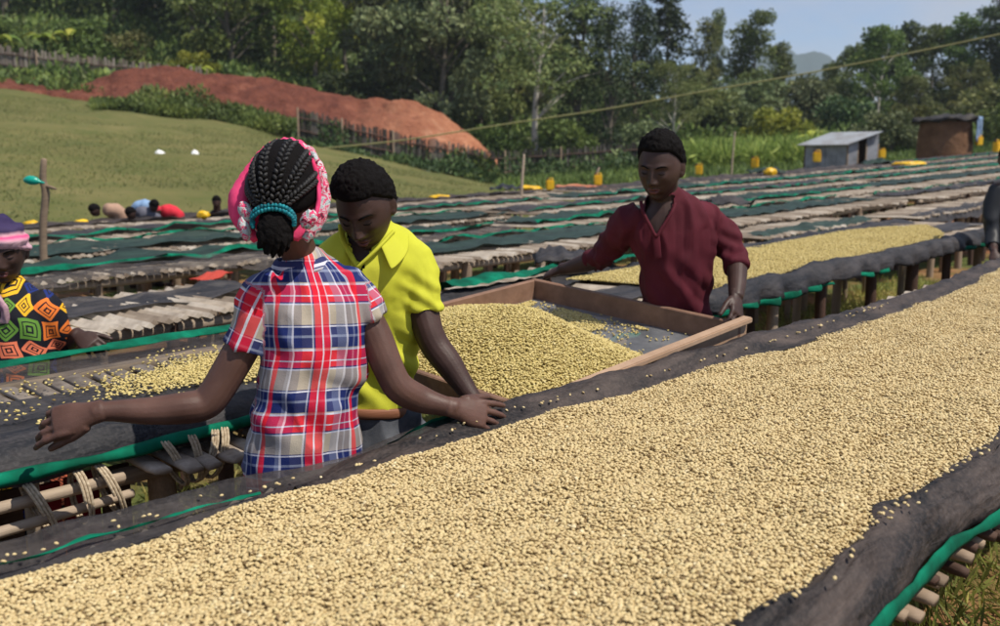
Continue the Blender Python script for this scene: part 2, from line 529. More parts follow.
def trunk_bm(kind, clumps, seed, lean=.02):
    rng = random.Random(seed); bm = bmesh.new()
    r0 = {'broad': .020, 'euca': .011, 'conifer': .016, 'bush': .03, 'spread': .016}[kind]
    P = []; Rr = []
    top = .93 if kind != 'bush' else .6
    for i in range(7):
        z = top * i / 6
        P.append(Vector((lean * math.sin(z * 5 + seed) * .8, lean * math.cos(z * 4 + seed * 2) * .8, z))); Rr.append(r0 * (1.15 - .95 * i / 6) * (1.35 if i == 0 else 1))
    loft(bm, P, Rr, None, 7, 2)
    for c in clumps[::3]:
        z0 = max(.12, c[2] - .16 - .1 * rng.random())
        if z0 > top: continue
        b = Vector((lean * math.sin(z0 * 5 + seed) * .8, lean * math.cos(z0 * 4 + seed * 2) * .8, z0))
        e = Vector(c[:3]); mid = (b + e) / 2 + Vector((0, 0, .02))
        rr = r0 * .42 * (1.1 - z0)
        loft(bm, [b, mid, e], [rr, rr * .7, rr * .3], None, 5, 1)
    return bm
PROTO = {}
def proto(kind, var):
    k = (kind, var)
    if k not in PROTO:
        V, Fc, v, cl = crown_mesh(kind, 100 + var * 17 + len(kind))
        me = bpy.data.meshes.new('crown')
        me.vertices.add(len(V)); me.vertices.foreach_set('co', V.astype(np.float32).ravel())
        me.loops.add(Fc.size); me.loops.foreach_set('vertex_index', Fc.astype(np.int32).ravel())
        me.polygons.add(len(Fc)); me.polygons.foreach_set('loop_start', np.arange(0, Fc.size, 4, dtype=np.int32))
        me.update(calc_edges=True); me.shade_smooth()
        a = me.attributes.new('v', 'FLOAT', 'POINT'); a.data.foreach_set('value', v.astype(np.float32))
        bm = trunk_bm(kind, cl, var + 3)
        tm = bpy.data.meshes.new('trunk'); bm.to_mesh(tm); bm.free(); tm.shade_smooth()
        PROTO[k] = (me, tm)
    return PROTO[k]
MCACHE = {}
TOP = {578: -12, 606: 4, 634: 6, 660: -14, 672: 62, 700: 24, 712: 8, 734: 26, 750: 14, 773: 42, 826: 60, 850: 46, 872: 30, 892: 25, 922: 26, 948: 14, 972: 9, 996: -4, 1030: -8, 960: 62, 905: 78}
def tree(name, px, Y, h, kind, var, leaf, label, cat, group, wide=1.0, bark=None, sink=.2):
    x = (px - 500) / F * Y
    z = g(x, Y) - sink
    if cat == 'tree' and px in TOP: h = at(px, TOP[px], Y).z - z
    t = thing(name, label, cat, (x, Y, z), group)
    me, tm = proto(kind, var)
    for nm, mesh, mat in (('crown', me, leaf), ('trunk', tm, bark or BARK)):
        key = (mesh.name, mat.name)
        if key not in MCACHE:
            c = mesh.copy(); c.materials.clear(); c.materials.append(mat); MCACHE[key] = c
        o = bpy.data.objects.new(nm, MCACHE[key])
        link(o, t)
        o.scale = (h * wide, h * wide, h); o.rotation_euler.z = (px * 1.7 + Y) % 6.28
    return t
G_T = 'trees of the hillside wood'
TREES = [
 # px, Y, h, kind, var, leaf, wide, label
 (20, 96, 12, 'broad', 0, LF_DARK, 1.1, 'dark tree at the top left corner above the banana plants'),
 (75, 104, 13, 'broad', 1, LF_MID, 1.0, 'mid green tree behind the bamboo fence, right of the top left corner tree'),
 (128, 98, 13, 'broad', 2, LF_DARK, 1.1, 'very dark tree high above the middle of the bamboo fence'),
 (165, 108, 13, 'broad', 0, LF_DARK, 1.1, 'dark tree high above the right half of the bamboo fence'),
 (205, 92, 14, 'broad', 1, LF_DARK, 1.2, 'dark dense tree above the crest of the red earth bank'),
 (238, 82, 11.5, 'broad', 2, LF_MID, 1.05, 'mid green tree rising just behind the top of the red earth bank'),
 (280, 92, 15, 'broad', 0, LF_MID, 1.0, 'mid green tree left of the yellow green tree behind the red bank'),
 (318, 84, 13, 'broad', 1, LF_BRIGHT, .75, 'yellow green sunlit tree behind the middle of the red earth bank'),
 (352, 94, 15, 'euca', 0, LF_GREY, 1.3, 'slim grey green tree between the two yellow green trees'),
 (374, 100, 17, 'broad', 2, LF_BRIGHT, .7, 'second yellow green tree, high to the right of the first'),
 (408, 80, 14.5, 'broad', 0, LF_GREY, .95, 'big grey green tree behind the pale tip of the red bank'),
 (446, 77, 15, 'broad', 1, LF_GREY, .95, 'tall grey green tree with dark trunk above the end of the red bank'),
 (482, 84, 13.5, 'broad', 2, LF_OLIVE, .9, 'olive green tree left of the tree with the pale straight trunk'),
 (538, 72, 12.5, 'spread', 0, LF_OLIVE, 1.25, 'olive flat crowned tree with a pale straight trunk'),
 (512, 92, 15, 'broad', 0, LF_OLIVE, 1.0, 'olive green tree behind the flat crowned tree with the pale trunk'),
 (578, 74, 14, 'conifer', 0, LF_CONE, 1.25, 'dark drooping conifer right of the pale straight trunk'),
 (606, 70, 12, 'conifer', 1, LF_CONE, 1.2, 'middle conifer of the three, behind the maroon shirted man'),
 (634, 74, 12, 'conifer', 2, LF_CONE, 1.3, 'rightmost drooping conifer of the three, just left of the man in maroon'),
 (660, 84, 15, 'euca', 1, LF_CONE, 1.35, 'tall dark column shaped tree against the sky above the man in maroon'),
 (672, 68, 7.5, 'spread', 1, LF_OLIVE, .9, 'olive tree with a crooked pale trunk above the head of the man in maroon'),
 (700, 100, 15, 'euca', 2, LF_OLIVE, 1.0, 'tall slim olive tree left of the gap of sky'),
 (712, 108, 15.5, 'euca', 0, LF_GREY, .55, 'narrow brownish tree top beside the slim olive tree'),
 (750, 104, 14, 'euca', 1, LF_MID, 1.2, 'tall feathery tree at the left edge of the open sky'),
 (734, 106, 12, 'euca', 2, LF_MID, 1.2, 'shorter feathery tree left of the one at the edge of the open sky'),
 (773, 106, 9.5, 'euca', 0, LF_MID, 1.2, 'small pointed tree just left of the distant blue mountain'),
 (826, 110, 8.5, 'broad', 1, LF_MID, .9, 'low round tree top just right of the distant blue mountain'),
 (850, 104, 9.5, 'broad', 2, LF_OLIVE, .9, 'olive tree above the tin roofed shed'),
 (872, 88, 10.5, 'broad', 0, LF_MID, .85, 'tree with a thin pale trunk rising behind the tin roofed shed'),
 (892, 104, 12.5, 'broad', 1, LF_DARK, .9, 'dark round tree between the shed and the mud hut, high on the slope'),
 (922, 104, 12.5, 'broad', 2, LF_MID, .9, 'mid green tree high above the mud hut'),
 (948, 100, 12.5, 'euca', 0, LF_MID, 1.5, 'slim tree rising above the right half of the mud hut'),
 (972, 104, 14, 'euca', 1, LF_DARK, 1.3, 'tall dark tree with an open top near the right edge'),
 (996, 98, 14, 'euca', 2, LF_DARK, 1.6, 'tall dark tree at the top right corner'),
 (1030, 96, 13, 'broad', 0, LF_DARK, 1.0, 'dark tree at the right edge behind the top right corner tree'),
 (960, 84, 8.5, 'broad', 1, LF_OLIVE, 1.0, 'olive tree standing low behind the mud hut'),
 (905, 82, 7.0, 'broad', 0, LF_OLIVE, 1.0, 'brownish olive tree between the tin shed and the mud hut'),
]
for i, (px, Y, h, k, var, lf, wd, lab) in enumerate(TREES):
    pale = px in (538, 672, 872)
    tree('conifer_tree' if k == 'conifer' else 'eucalyptus_tree' if k == 'euca' else 'broadleaf_tree', px, Y, h, k, var, lf, lab, 'tree', G_T, wd, BARKP if pale else BARK)
# bushes in front of the trees
BUSH = [(12, 78, 3.2, LF_MID, 'green bush behind the left end of the bamboo fence'), (95, 80, 3.6, LF_MID, 'leafy bush behind the middle of the bamboo fence'),
 (140, 80, 3.2, LF_OLIVE, 'olive bush behind the right part of the bamboo fence'), (205, 78, 2.8, LF_BRIGHT, 'pale green bush at the right end of the bamboo fence'),
 (352, 76, 4, LF_DARK, 'dark bush just behind the middle of the red bank'), (432, 71, 3, LF_DARK, 'dark bush behind the lower right end of the red bank'),
 (492, 74, 3.4, LF_MID, 'green bush behind the dark stake fence'), (566, 68, 3.6, LF_MID, 'green bush left of the conifers'), (640, 66, 3.2, LF_GREY, 'grey green bush behind the head of the man in maroon'),
 (715, 84, 5.5, LF_OLIVE, 'brown olive thicket bush above the left of the maize'), (742, 88, 6, LF_GREY, 'grey thicket bush below the feathery trees'),
 (792, 88, 5.8, LF_GREY, 'grey green bush below the blue mountain'), (770, 74, 3.8, LF_BRIGHT, 'bright green bush above the maize'), (815, 90, 5.6, LF_OLIVE, 'olive bush above the left of the tin shed roof'),
 (840, 80, 4.2, LF_DARK, 'dark bush directly above the tin shed roof'), (885, 64, 3.3, LF_GREY, 'pale grey green bush right of the tin shed'), (905, 68, 3.4, LF_OLIVE, 'olive bush left of the mud hut'),
 (985, 74, 4.6, LF_OLIVE, 'olive bush right of the mud hut'), (1010, 66, 3.5, LF_MID, 'green bush at the right edge beyond the mud hut'), (690, 90, 6, LF_MID, 'green bush under the slim olive tree')]
for i, (px, Y, h, lf, lab) in enumerate(BUSH):
    tree('bush', px, Y, h, 'bush', i % 3, lf, lab, 'bush', 'bushes below the wood', 1.15, None, .3)

def scatter(name, pts_fn, n, size, mat, label, hgt, aspect=.4, seed=3, upright=True):
    rng = np.random.default_rng(seed)
    x, y, den = pts_fn(rng, n)
    z = gz(x, y)
    hh = hgt(x, y, rng)
    C = np.stack([x, y, z + hh * rng.uniform(0, 1, len(x)) ** .8], 1)
    outw = np.tile(np.array([0, 0, 1.0]), (len(x), 1)) if upright else None
    V, Fc = leaves_at(C, size, outw, aspect, 0, rng)
    v = np.repeat(np.clip(rng.normal(.45, .2, len(x)) + .25 * np.sin(x * 1.3) * np.cos(y * .9), 0, 1), 4)
    o = aobj(name, V, Fc, mat, None, 'stuff', True, {'v': v})
    o['label'] = label
    return o
def clumpy(x, y, f, seed):
    return np.array([noise.noise(Vector((a * f, b * f, seed))) for a, b in zip(x, y)])
# hedge of weeds along the foot of the earth bank and the top of the meadow
def hedge_pts(rng, n):
    px = rng.uniform(100, 520, n); Y = rng.uniform(55.5, 61.3, n)
    return (px - 500) / F * Y, Y, None
scatter('weeds', hedge_pts, 42000, .34, LF_MID, 'tangle of weeds along the top of the meadow below the red bank',
        lambda x, y, r: np.clip(.55 + 1.5 * clumpy(x, y, .45, 2), .08, 2.2) * np.clip((500 + x / y * F - 95) / 60, 0, 1), .35, 5)
def floor_pts(rng, n):
    t = rng.uniform(-.62, .62, n); Y = 64 + rng.uniform(0, 1, n) ** 1.4 * 75
    return t * Y, Y, None
scatter('undergrowth', floor_pts, 95000, .62, LF_MID, 'dense green undergrowth covering the slope between the trees',
        lambda x, y, r: np.clip(1.0 + 2.4 * clumpy(x, y, .22, 5), .15, 3.6) * np.clip((y - 63) / 14, .15, 1), .45, 6)
scatter('undergrowth', lambda r, n: (lambda t, Y: (t * Y, Y, None))(r.uniform(-.62, .62, n), 68 + r.uniform(0, 1, n) ** 1.3 * 60), 45000, .55, LF_OLIVE,
        'olive brown scrub scattered through the undergrowth of the slope', lambda x, y, r: np.clip(.8 + 2.6 * clumpy(x, y, .3, 9), .1, 3.4) * np.clip((y - 66) / 14, .15, 1), .4, 8)
# maize
def maize_pts(rng, n):
    px = rng.uniform(655, 850, n); Y = rng.uniform(50, 68, n)
    return (px - 500) / F * Y, Y, None
scatter('maize_field', maize_pts, 26000, .75, LF_CORN, 'strip of tall bright green maize behind the farthest tables',
        lambda x, y, r: 1.0 + .5 * clumpy(x, y, .5, 3), .13, 9)
scatter('grass', lambda r, n: (lambda q, Y: ((q - 500) / F * Y, Y, None))(r.uniform(500, 1040, n), r.uniform(40, 62, n)), 26000, .5, LF_MID,
        'rough green grass verge behind the farthest tables', lambda x, y, r: .1 + 0 * x, .12, 10)
scatter('weeds', lambda r, n: (lambda q, Y: ((q - 500) / F * Y, Y, None))(r.uniform(296, 640, n), r.uniform(53.0, 60, n)), 15000, .32, LF_DARK,
        'weeds and creepers growing over and behind the dark stake fence', lambda x, y, r: np.clip(.5 + 1.9 * clumpy(x, y, .5, 12), .05, 2.3), .4, 14)
def meadow_pts(rng, n):
    q = rng.uniform(-40, 530, n); k = rng.uniform(0, 1, n); t = (q - 500) / F
    y0 = 13.5 / (.6737 - .739 * t); Y = y0 + (60 - y0) * k ** .7
    return t * Y, Y, None
scatter('grass', meadow_pts, 52000, .085, LF_OLIVE, 'short tufts of grass scattered over the olive meadow', lambda x, y, r: .0 * x - .01, .25, 15)
# banana plants
def banana(px, Y, h, label, seed):
    rnd = random.Random(seed)
    x = (px - 500) / F * Y; z = g(x, Y)
    t = thing('banana_plant', label, 'banana plant', (x, Y, z), 'banana plants by the bamboo fence')
    bm = bmesh.new(); loft(bm, [(x, Y, z - .2), (x + .05, Y, z + h * .3), (x, Y, z + h * .6)], [.16, .13, .08], None, 8, 2)
    bobj('stem', bm, LF_OLIVE, t)
    for k in range(9):
        a = k * 2.4 + rnd.random(); l = h * rnd.uniform(.55, .8); up = rnd.uniform(.5, 1.5)
        V = []; nseg = 8
        dirh = Vector((math.cos(a), math.sin(a), 0)); sd = Vector((-math.sin(a), math.cos(a), 0))
        for i in range(nseg + 1):
            q = i / nseg
            c = Vector((x, Y, z + h * .55)) + dirh * (l * q * (.75)) + Vector((0, 0, l * (up * q - (up + .1) * q * q)))
            w = .30 * math.sin(min(1, q * 1.15 + .06) * math.pi) ** .6 * h / 3 + .01
            V += [c - sd * w + Vector((0, 0, -w * .3)), c, c + sd * w + Vector((0, 0, -w * .3))]
        Fc = []
        for i in range(nseg):
            for j in range(2): b = i * 3 + j; Fc.append((b, b + 1, b + 4, b + 3))
        aobj('leaf', V, Fc, LF_BRIGHT if k % 3 else LF_CORN, t, None, True, {'v': [rnd.random()] * len(V)})
banana(14, 72.5, 3.4, 'banana plant with broad pale leaves at the far left, over the bamboo fence', 1)
banana(58, 77, 3.6, 'banana plant behind the bamboo fence, second from the left edge', 2)
banana(86, 79, 3.6, 'banana plant with upright light leaves above the middle of the fence', 3)
banana(207, 75, 2.6, 'small pale banana plant at the right end of the bamboo fence', 4)
banana(806, 62, 2.6, 'dark banana plant between the maize and the tin shed', 5)

# ------------------------------------------------------------------ fences
def stake_fence(name, pts, hgt, label, mat, spacing, seed, vary=.13):
    rnd = random.Random(seed)
    a0 = Vector((*pts[0], g(*pts[0])))
    t = thing(name, label, 'fence', a0)
    bm = bmesh.new(); rails = bmesh.new(); V = []; Fc = []; vv = []
    for (xa, ya), (xb, yb) in zip(pts, pts[1:]):
        L_ = math.hypot(xb - xa, yb - ya); n = int(L_ / spacing)
        for i in range(n):
            q = (i + rnd.uniform(-.2, .2)) / n
            x = xa + (xb - xa) * q; y = ya + (yb - ya) * q + rnd.uniform(-.03, .03); z = g(x, y) - .25
            h = hgt * rnd.uniform(.97 - vary, .97 + vary); r = spacing * rnd.uniform(.40, .56); lx = rnd.uniform(-.08, .08)
            b = len(V)
            for zz, ww, dx in ((z, 1, 0), (z + h + .25, .8, lx)):
                V += [(x - r * ww + dx, y - r * ww * .6, zz), (x + r * ww + dx, y - r * ww * .6, zz), (x + r * ww + dx, y + r * ww * .6, zz), (x - r * ww + dx, y + r * ww * .6, zz)]
            Fc += [(b, b + 1, b + 5, b + 4), (b + 1, b + 2, b + 6, b + 5), (b + 2, b + 3, b + 7, b + 6), (b + 3, b, b + 4, b + 7), (b + 4, b + 5, b + 6, b + 7)]
            vv += [rnd.random()] * 8
        for f in (.35, .75):
            k = 8
            P = [Vector((xa + (xb - xa) * i / k, ya + (yb - ya) * i / k - .09, g(xa + (xb - xa) * i / k, ya + (yb - ya) * i / k) + hgt * f + rnd.uniform(-.06, .06))) for i in range(k + 1)]
            rb = bmesh.new(); loft(rb, P, [.045] * len(P), None, 6, 1); bobj('rail', rb, W_DARK, t)
    for i, (x, y) in enumerate(pts):
        pb = bmesh.new(); z = g(x, y); loft(pb, [(x, y - .12, z - .3), (x, y - .12, z + hgt * 1.02)], [.06, .05], None, 8, 1); bobj('post', pb, W_POST, t)
    aobj('stake', V, Fc, mat, t, 'stuff', False, {'v': vv})
    return t
m_ = M('grey_stakes', (.2, .17, .14), .9, .15)
m_.color(m_.ramp(m_.attr('v').outputs['Fac'], [(0, (.13, .10, .08)), (.5, (.22, .18, .145)), (1, (.33, .28, .23))])); STK = m_.m
m_ = M('dark_stakes', (.1, .1, .08), .9, .1)
m_.color(m_.ramp(m_.attr('v').outputs['Fac'], [(0, (.03, .026, .022)), (.6, (.075, .065, .055)), (1, (.17, .15, .13))])); STD = m_.m
def fp(px, Y): return ((px - 500) / F * Y, Y)
stake_fence('stake_fence', [fp(-90, 71), fp(-20, 71), fp(50, 71), fp(100, 71.5), fp(155, 72), fp(215, 73)], 1.9, 'long pale grey bamboo stake fence above the meadow at upper left', STK, .17, 1)
stake_fence('stake_fence', [fp(302, 54), fp(345, 54.5), fp(395, 55), fp(450, 55.5), fp(505, 56), fp(560, 57), fp(640, 58)], 1.8, 'dark stake fence along the lower edge of the meadow', STD, .11, 2, .07)
# ------------------------------------------------------------------ drying tables
def net_mat(name, a, b, alpha, weave=900):
    m = M(name, a, .65, .25)
    n2 = m.noise(90, 4)
    al = m.coord('Object', (1, 1, 1), (0, 0, -math.atan2(U[1], U[0]))); st_ = m.n('ShaderNodeMapping'); st_.inputs['Scale'].default_value = (.28, 1, 1); m.l(al, st_.inputs[0]); st_ = st_.outputs[0]; n1 = m.noise(8, 8, st_, .72, .5)
    wr = m.noise(13, 3, st_, .5, .5); wr = m.math('ABSOLUTE', m.math('SUBTRACT', wr, .5)); w3 = m.noise(34, 3, st_, .5, .6); w3 = m.math('ABSOLUTE', m.math('SUBTRACT', w3, .5)); c = m.ramp(n1, [(.40, a), (.64, b)])
    c = m.mix(m.ramp(n2, [(.45, (0, 0, 0)), (.8, (.28, .28, .28))]), c, tuple(min(1, x * 1.8 + .02) for x in b))
    m.color(c); m.bump(m.math('ADD', m.math('ADD', m.math('MULTIPLY', n2, .12), m.math('MULTIPLY', w3, -.8)), m.math('MULTIPLY', wr, -2)), .55, .015)
    tr = m.n('ShaderNodeBsdfTransparent'); ms = m.n('ShaderNodeMixShader')
    w = m.n('ShaderNodeTexWave'); w.inputs['Scale'].default_value = weave; m.l(m.coord(), w.inputs[0])
    f = m.math('ADD', m.math('MULTIPLY', m.ramp(m.noise(5, 3), [(.35, (0, 0, 0)), (.7, (1, 1, 1))]), alpha * .6), alpha * .5)
    m.l(f, ms.inputs[0]); m.l(m.b.outputs[0], ms.inputs[1]); m.l(tr.outputs[0], ms.inputs[2]); m.l(ms.outputs[0], m.out.inputs[0])
    return m.m
NET = net_mat('shade_net', (.014, .015, .019), (.062, .055, .055), .12)
NETB = net_mat('brown_net', (.011, .010, .011), (.085, .064, .055), .10)
NETT = net_mat('thin_net', (.028, .026, .028), (.095, .08, .074), .66)
NETG = net_mat('green_black_net', (.010, .020, .017), (.028, .056, .044), .05)
m_ = M('green_selvage', (.0, .2, .1), .85, .15)
m_.color(m_.ramp(m_.noise(9, 4), [(.35, (.0, .065, .036)), (.6, (.0, .14, .078)), (.8, (.01, .26, .15))])); GREEN = m_.m

def strip(name, s0, s1, prof, mat, parent, ns=None, amp=.012, seed=0, zg=True, kind=None, thick=0, crump=0):
    """sheet swept along a row: prof(s) -> list of (p, height above ground)"""
    ns = ns or max(8, int((s1 - s0) / .06))
    V = []
    for i in range(ns + 1):
        s = s0 + (s1 - s0) * i / ns
        pr = prof(s)
        for j, (p, h) in enumerate(pr):
            x, y = sp(s, p)
            d = noise.fractal(Vector((s * 3.1, p * 6 + j * .15, seed)), .8, 2, 4) * amp * 1.8 + amp * .35 * (1 - abs(noise.noise(Vector((s * 5, p * 9 + j * .35, seed + 5)))) * 4)
            if crump and 0 < j: d += crump * (noise.noise(Vector((s * 3.2, j * 7.31, seed))) + .6 * noise.noise(Vector((s * 8.5, j * 5.7, seed + 2))))
            V.append((x + N[0] * d * .6, y + N[1] * d * .6, (g(x, y) if zg else 0) + h + d))
    k = len(prof(s0))
    a = np.arange(ns)[:, None] * k + np.arange(k - 1)[None]
    Fc = np.stack([a, a + k, a + k + 1, a + 1], -1).reshape(-1, 4)
    o = aobj(name, V, Fc, mat, parent, kind, True)
    if thick:
        md = o.modifiers.new('t', 'SOLIDIFY'); md.thickness = thick
    return o
POSTME = None
def add_post(parent, x, y, top, r, mat, rnd):
    global POSTME
    if POSTME is None:
        bm = bmesh.new(); loft(bm, [(0, 0, 0), (.02, .01, .35), (-.01, 0, .7), (0, 0, 1)], [1.0, .93, .97, .9], None, 9, 1, False)
        POSTME = bpy.data.meshes.new('post'); bm.to_mesh(POSTME); bm.free(); POSTME.shade_smooth()
    key = (POSTME.name, mat.name)
    if key not in MCACHE:
        # mesh lives in a unit box, radius 1: non-uniform scale gives the post
        c = POSTME.copy(); c.materials.clear(); c.materials.append(mat); MCACHE[key] = c
    o = bpy.data.objects.new('post', MCACHE[key]); link(o, parent)
    z0 = g(x, y) - .15
    o.location = Vector((x, y, z0)) - off(parent)
    o.scale = (r, r, top - z0); o.rotation_euler = (rnd.uniform(-.03, .03), rnd.uniform(-.03, .03), rnd.uniform(0, 6))
    return o
def slats(parent, s0, s1, p0, p1, h, seed, wid=.055, wave=.012, over=.07, kind='stuff', mat=None, gapless=.98):
    rnd = random.Random(seed); V = []; Fc = []; vv = []
    n = int((s1 - s0) / wid)
    for i in range(n):
        s = s0 + (i + .5) * (s1 - s0) / n
        w = wid * .5 * gapless * rnd.uniform(.8, 1.05)
        pa = p0 - over * rnd.uniform(0, 1.4); pb = p1 + over * rnd.uniform(0, 1.4)
        lift = rnd.uniform(0, .012); tone = rnd.random(); sk = rnd.uniform(-.015, .015)
        K = 4
        for k in range(K + 1):
            p = pa + (pb - pa) * k / K
            zz = h + lift + wave * 2 * noise.noise(Vector((s * .9, p * 1.5, seed)))
            x0, y0 = sp(s - w + sk * k, p); x1, y1 = sp(s + w + sk * k, p); xm, ym = sp(s + sk * k, p)
            gg = g(xm, ym)
            V += [(x0, y0, gg + zz - .012), (xm, ym, gg + zz + .008), (x1, y1, gg + zz - .012), (xm, ym, gg + zz - .022)]
            vv += [min(1, max(0, tone + rnd.uniform(-.12, .12)))] * 4
        b = len(V) - 4 * (K + 1)
        for k in range(K):
            for j in range(4):
                q = b + k * 4
                Fc.append((q + j, q + (j + 1) % 4, q + 4 + (j + 1) % 4, q + 4 + j))
        Fc.append((b, b + 3, b + 2, b + 1)); q = b + K * 4; Fc.append((q, q + 1, q + 2, q + 3))
    return aobj('bamboo_mat', V, Fc, mat or MAT, parent, kind, False, {'v': vv})
def pole(name, parent, s0, s1, p, h, r, mat, seed):
    rnd = random.Random(seed); n = max(3, int((s1 - s0) / .8)); P = []; Rr = []
    for i in range(n + 1):
        s = s0 + (s1 - s0) * i / n; x, y = sp(s, p + rnd.uniform(-.012, .012)); P.append((x, y, g(x, y) + h + rnd.uniform(-.008, .008))); Rr.append(r * rnd.uniform(.85, 1.12))
    bm = bmesh.new(); loft(bm, P, Rr, None, 8, 2); return bobj(name, bm, mat, parent)
G_TAB = 'raised drying tables of the field'
def drytable(s0, s1, p0, p1, h, label, seed, nets=(), post_step=.95, mat=None, pm=None, rail=W_POLE):
    rnd = random.Random(seed)
    x, y = sp((s0 + s1) / 2, (p0 + p1) / 2)
    t = thing('drying_table', label, 'drying table', (x, y, g(x, y)), G_TAB)
    n = int((s1 - s0) / post_step)
    for i in range(n + 1):
        for p in (p0 + .06, p1 - .06):
            s = s0 + .1 + (s1 - s0 - .2) * i / n + rnd.uniform(-.1, .1)
            px, py = sp(s, p + rnd.uniform(-.03, .03))
            add_post(t, px, py, g(px, py) + h - .045, rnd.uniform(.03, .05), pm or rnd.choice([W_POST, W_POST, W_DARK, W_POLE]), rnd)
    for p in (p0 + .05, p1 - .05): pole('rail', t, s0 - .1, s1 + .1, p, h - .045, .028, rail, seed + int(p * 10))
    slats(t, s0, s1, p0, p1, h, seed)
    for k, (f0, f1, mt, ge, amp) in enumerate(nets):
        def prof(s, f0=f0, f1=f1, k=k):
            w = .05 * noise.noise(Vector((s * .8, seed + k, 0))); w2 = .07 * noise.noise(Vector((s * .9, seed + k, 7)))
            a = f0 + w; b = f1 + w2; K = 7; out = []
            for q in range(K + 1):
                f = a + (b - a) * q / K; p = p0 + (p1 - p0) * f
                fold = amp * .6 * (max(0, noise.noise(Vector((s * 1.7, q * .6, seed + k * 3)))) + (.25 if q in (0, K) else 0))
                hh = h + .025 + fold
                if f > 1.02: hh -= (f - 1.02) * 1.2
                if f < -.02: hh -= (-.02 - f) * 1.6
                out.append((p, hh))
            return out
        strip('net', s0 + .05, s1 - .05, prof, mt, t, max(20, int((s1 - s0) / .11)), .02, seed + k)
        if ge:
            def gp(s, k=k, prof=prof, e=(0 if ge == 1 else -1)):
                pr = prof(s); p, hh = pr[e]; d = .05 if e == 0 else -.05
                wd = .04 + 2.0 * max(0, noise.noise(Vector((s * .8, seed, 30 + k))))
                return [(p - d * .1, hh + .006), (p + d * wd * .6, hh + .022), (p + d * wd * 1.2, hh + .014)]
            strip('net_edge', s0 + .05, s1 - .05, gp, GREEN, t, max(20, int((s1 - s0) / .11)), .02, seed + k)
    return t

# first table, the one in the foreground
S0, S1 = -1.6, 11.5
xx, yy = sp(4, 1.25)
T1 = thing('drying_table', 'nearest long table under a thick layer of pale beans, filling the foreground', 'drying table', (xx, yy, g(xx, yy)), G_TAB)
rnd = random.Random(3)
for i in range(14):
    for p in (.68, 1.84):
        s = S0 + .3 + i * .95; x, y = sp(s, p)
        if p < 1 and 1.0 < s < 2.9: continue
        add_post(T1, x, y, g(x, y) + .84, .042, W_POST, rnd)
for p, h in ((.70, .80), (.72, .855), (1.84, .855), (1.25, .84)): pole('rail', T1, S0, S1, p, h, .030, W_POST, int(p * 100))
slats(T1, S0, S1, .68, 1.86, .885, 11, .075, .003, .01)
def near_edge(s):   # where the beans stop towards the photographer
    return .680 + .016 * noise.noise(Vector((s * 1.6, 2, 0))) + .010 * math.sin(s * 7)
def far_edge(s):
    return float(np.interp(s, [0, 1.5, 2.0, 2.5, 3.3, 4.2, 5.3, 6.8, 12], [1.775, 1.78, 1.755, 1.70, 1.665, 1.655, 1.645, 1.76, 1.78])) + .012 * noise.noise(Vector((s * 1.6, 5, 0)))
def dip(s): return -.032 * math.exp(-((s - 1.42) / .26) ** 2)
def bean_h(s, p):
    e = min(max((p - near_edge(s)) / .07, 0), 1); f = min(max((far_edge(s) - p) / .08, 0), 1)
    base = .932 + .012 * noise.noise(Vector((s * 1.2, p * 1.6, 1))) + .011 * noise.noise(Vector((s * 4, p * 4, 4))) + .005 * noise.noise(Vector((s * 13, p * 13, 4))) + .0055 * math.sin(p * 34 + 2.2 * noise.noise(Vector((s * 1.5, p, 8))))
    return base - .022 * (1 - e) ** 2 - .022 * (1 - f) ** 2
# bedding net under the beans, then the rolled edges
strip('net', S0, S1, lambda s: [(.66, .902), (1.0, .905), (1.4, .905), (1.84, .902)], NET, T1, 60, .001, 1)
def nearlip(s):
    e = near_edge(s); w = .02 * noise.noise(Vector((s * 2.2, 0, 3)))
    return [(e + .05, .912), (e + .02, .922), (e + .004, .930), (e - .008 - w, .936 + w), (e - .018, .934), (e - .027, .926), (e - .035, .922 + w), (e - .044, .908), (e - .051, .902), (e - .058, .886), (e - .064, .880), (e - .069, .862), (e - .074, .845), (e - .078 - w, .825)]
strip('net', S0, S1, nearlip, NETB, T1, 700, .006, 5, thick=.0015, crump=.011)
strip('net_edge', S0, S1, lambda s: [(near_edge(s) - .080, .838), (near_edge(s) - .086, .831), (near_edge(s) - .087, .818 + .006 * noise.noise(Vector((s * 3, 0, 5)))), (near_edge(s) - .083, .811)], GREEN, T1, 260, .008, 6, thick=.004)
def farlip(s):
    e = far_edge(s); w = .016 * noise.noise(Vector((s * 2.6, 0, 13))); k = min(1, max(0, (s - 1.5) / .5)); q = dip(s) - .028 * (1 - min(1, max(0, s - 1.25) / .3)) + .026 * math.exp(-((s - 2.95) / .8) ** 2)
    up = .03 * k
    return [(e - .05, .916), (e - .01, .928), (e + .015 + w, .940 + w + q), (e + .032, .952 + w + q), (e + .052 + w, .956 + w + q), (e + .07, .950 + q), (e + .085, .932 + q), (e + .103, .905), (e + .108, .87), (e + .112, .83), (e + .115, .79)]
strip('net', 1.25, S1, farlip, NETB, T1, 700, .006, 15, thick=.0015, crump=.009)
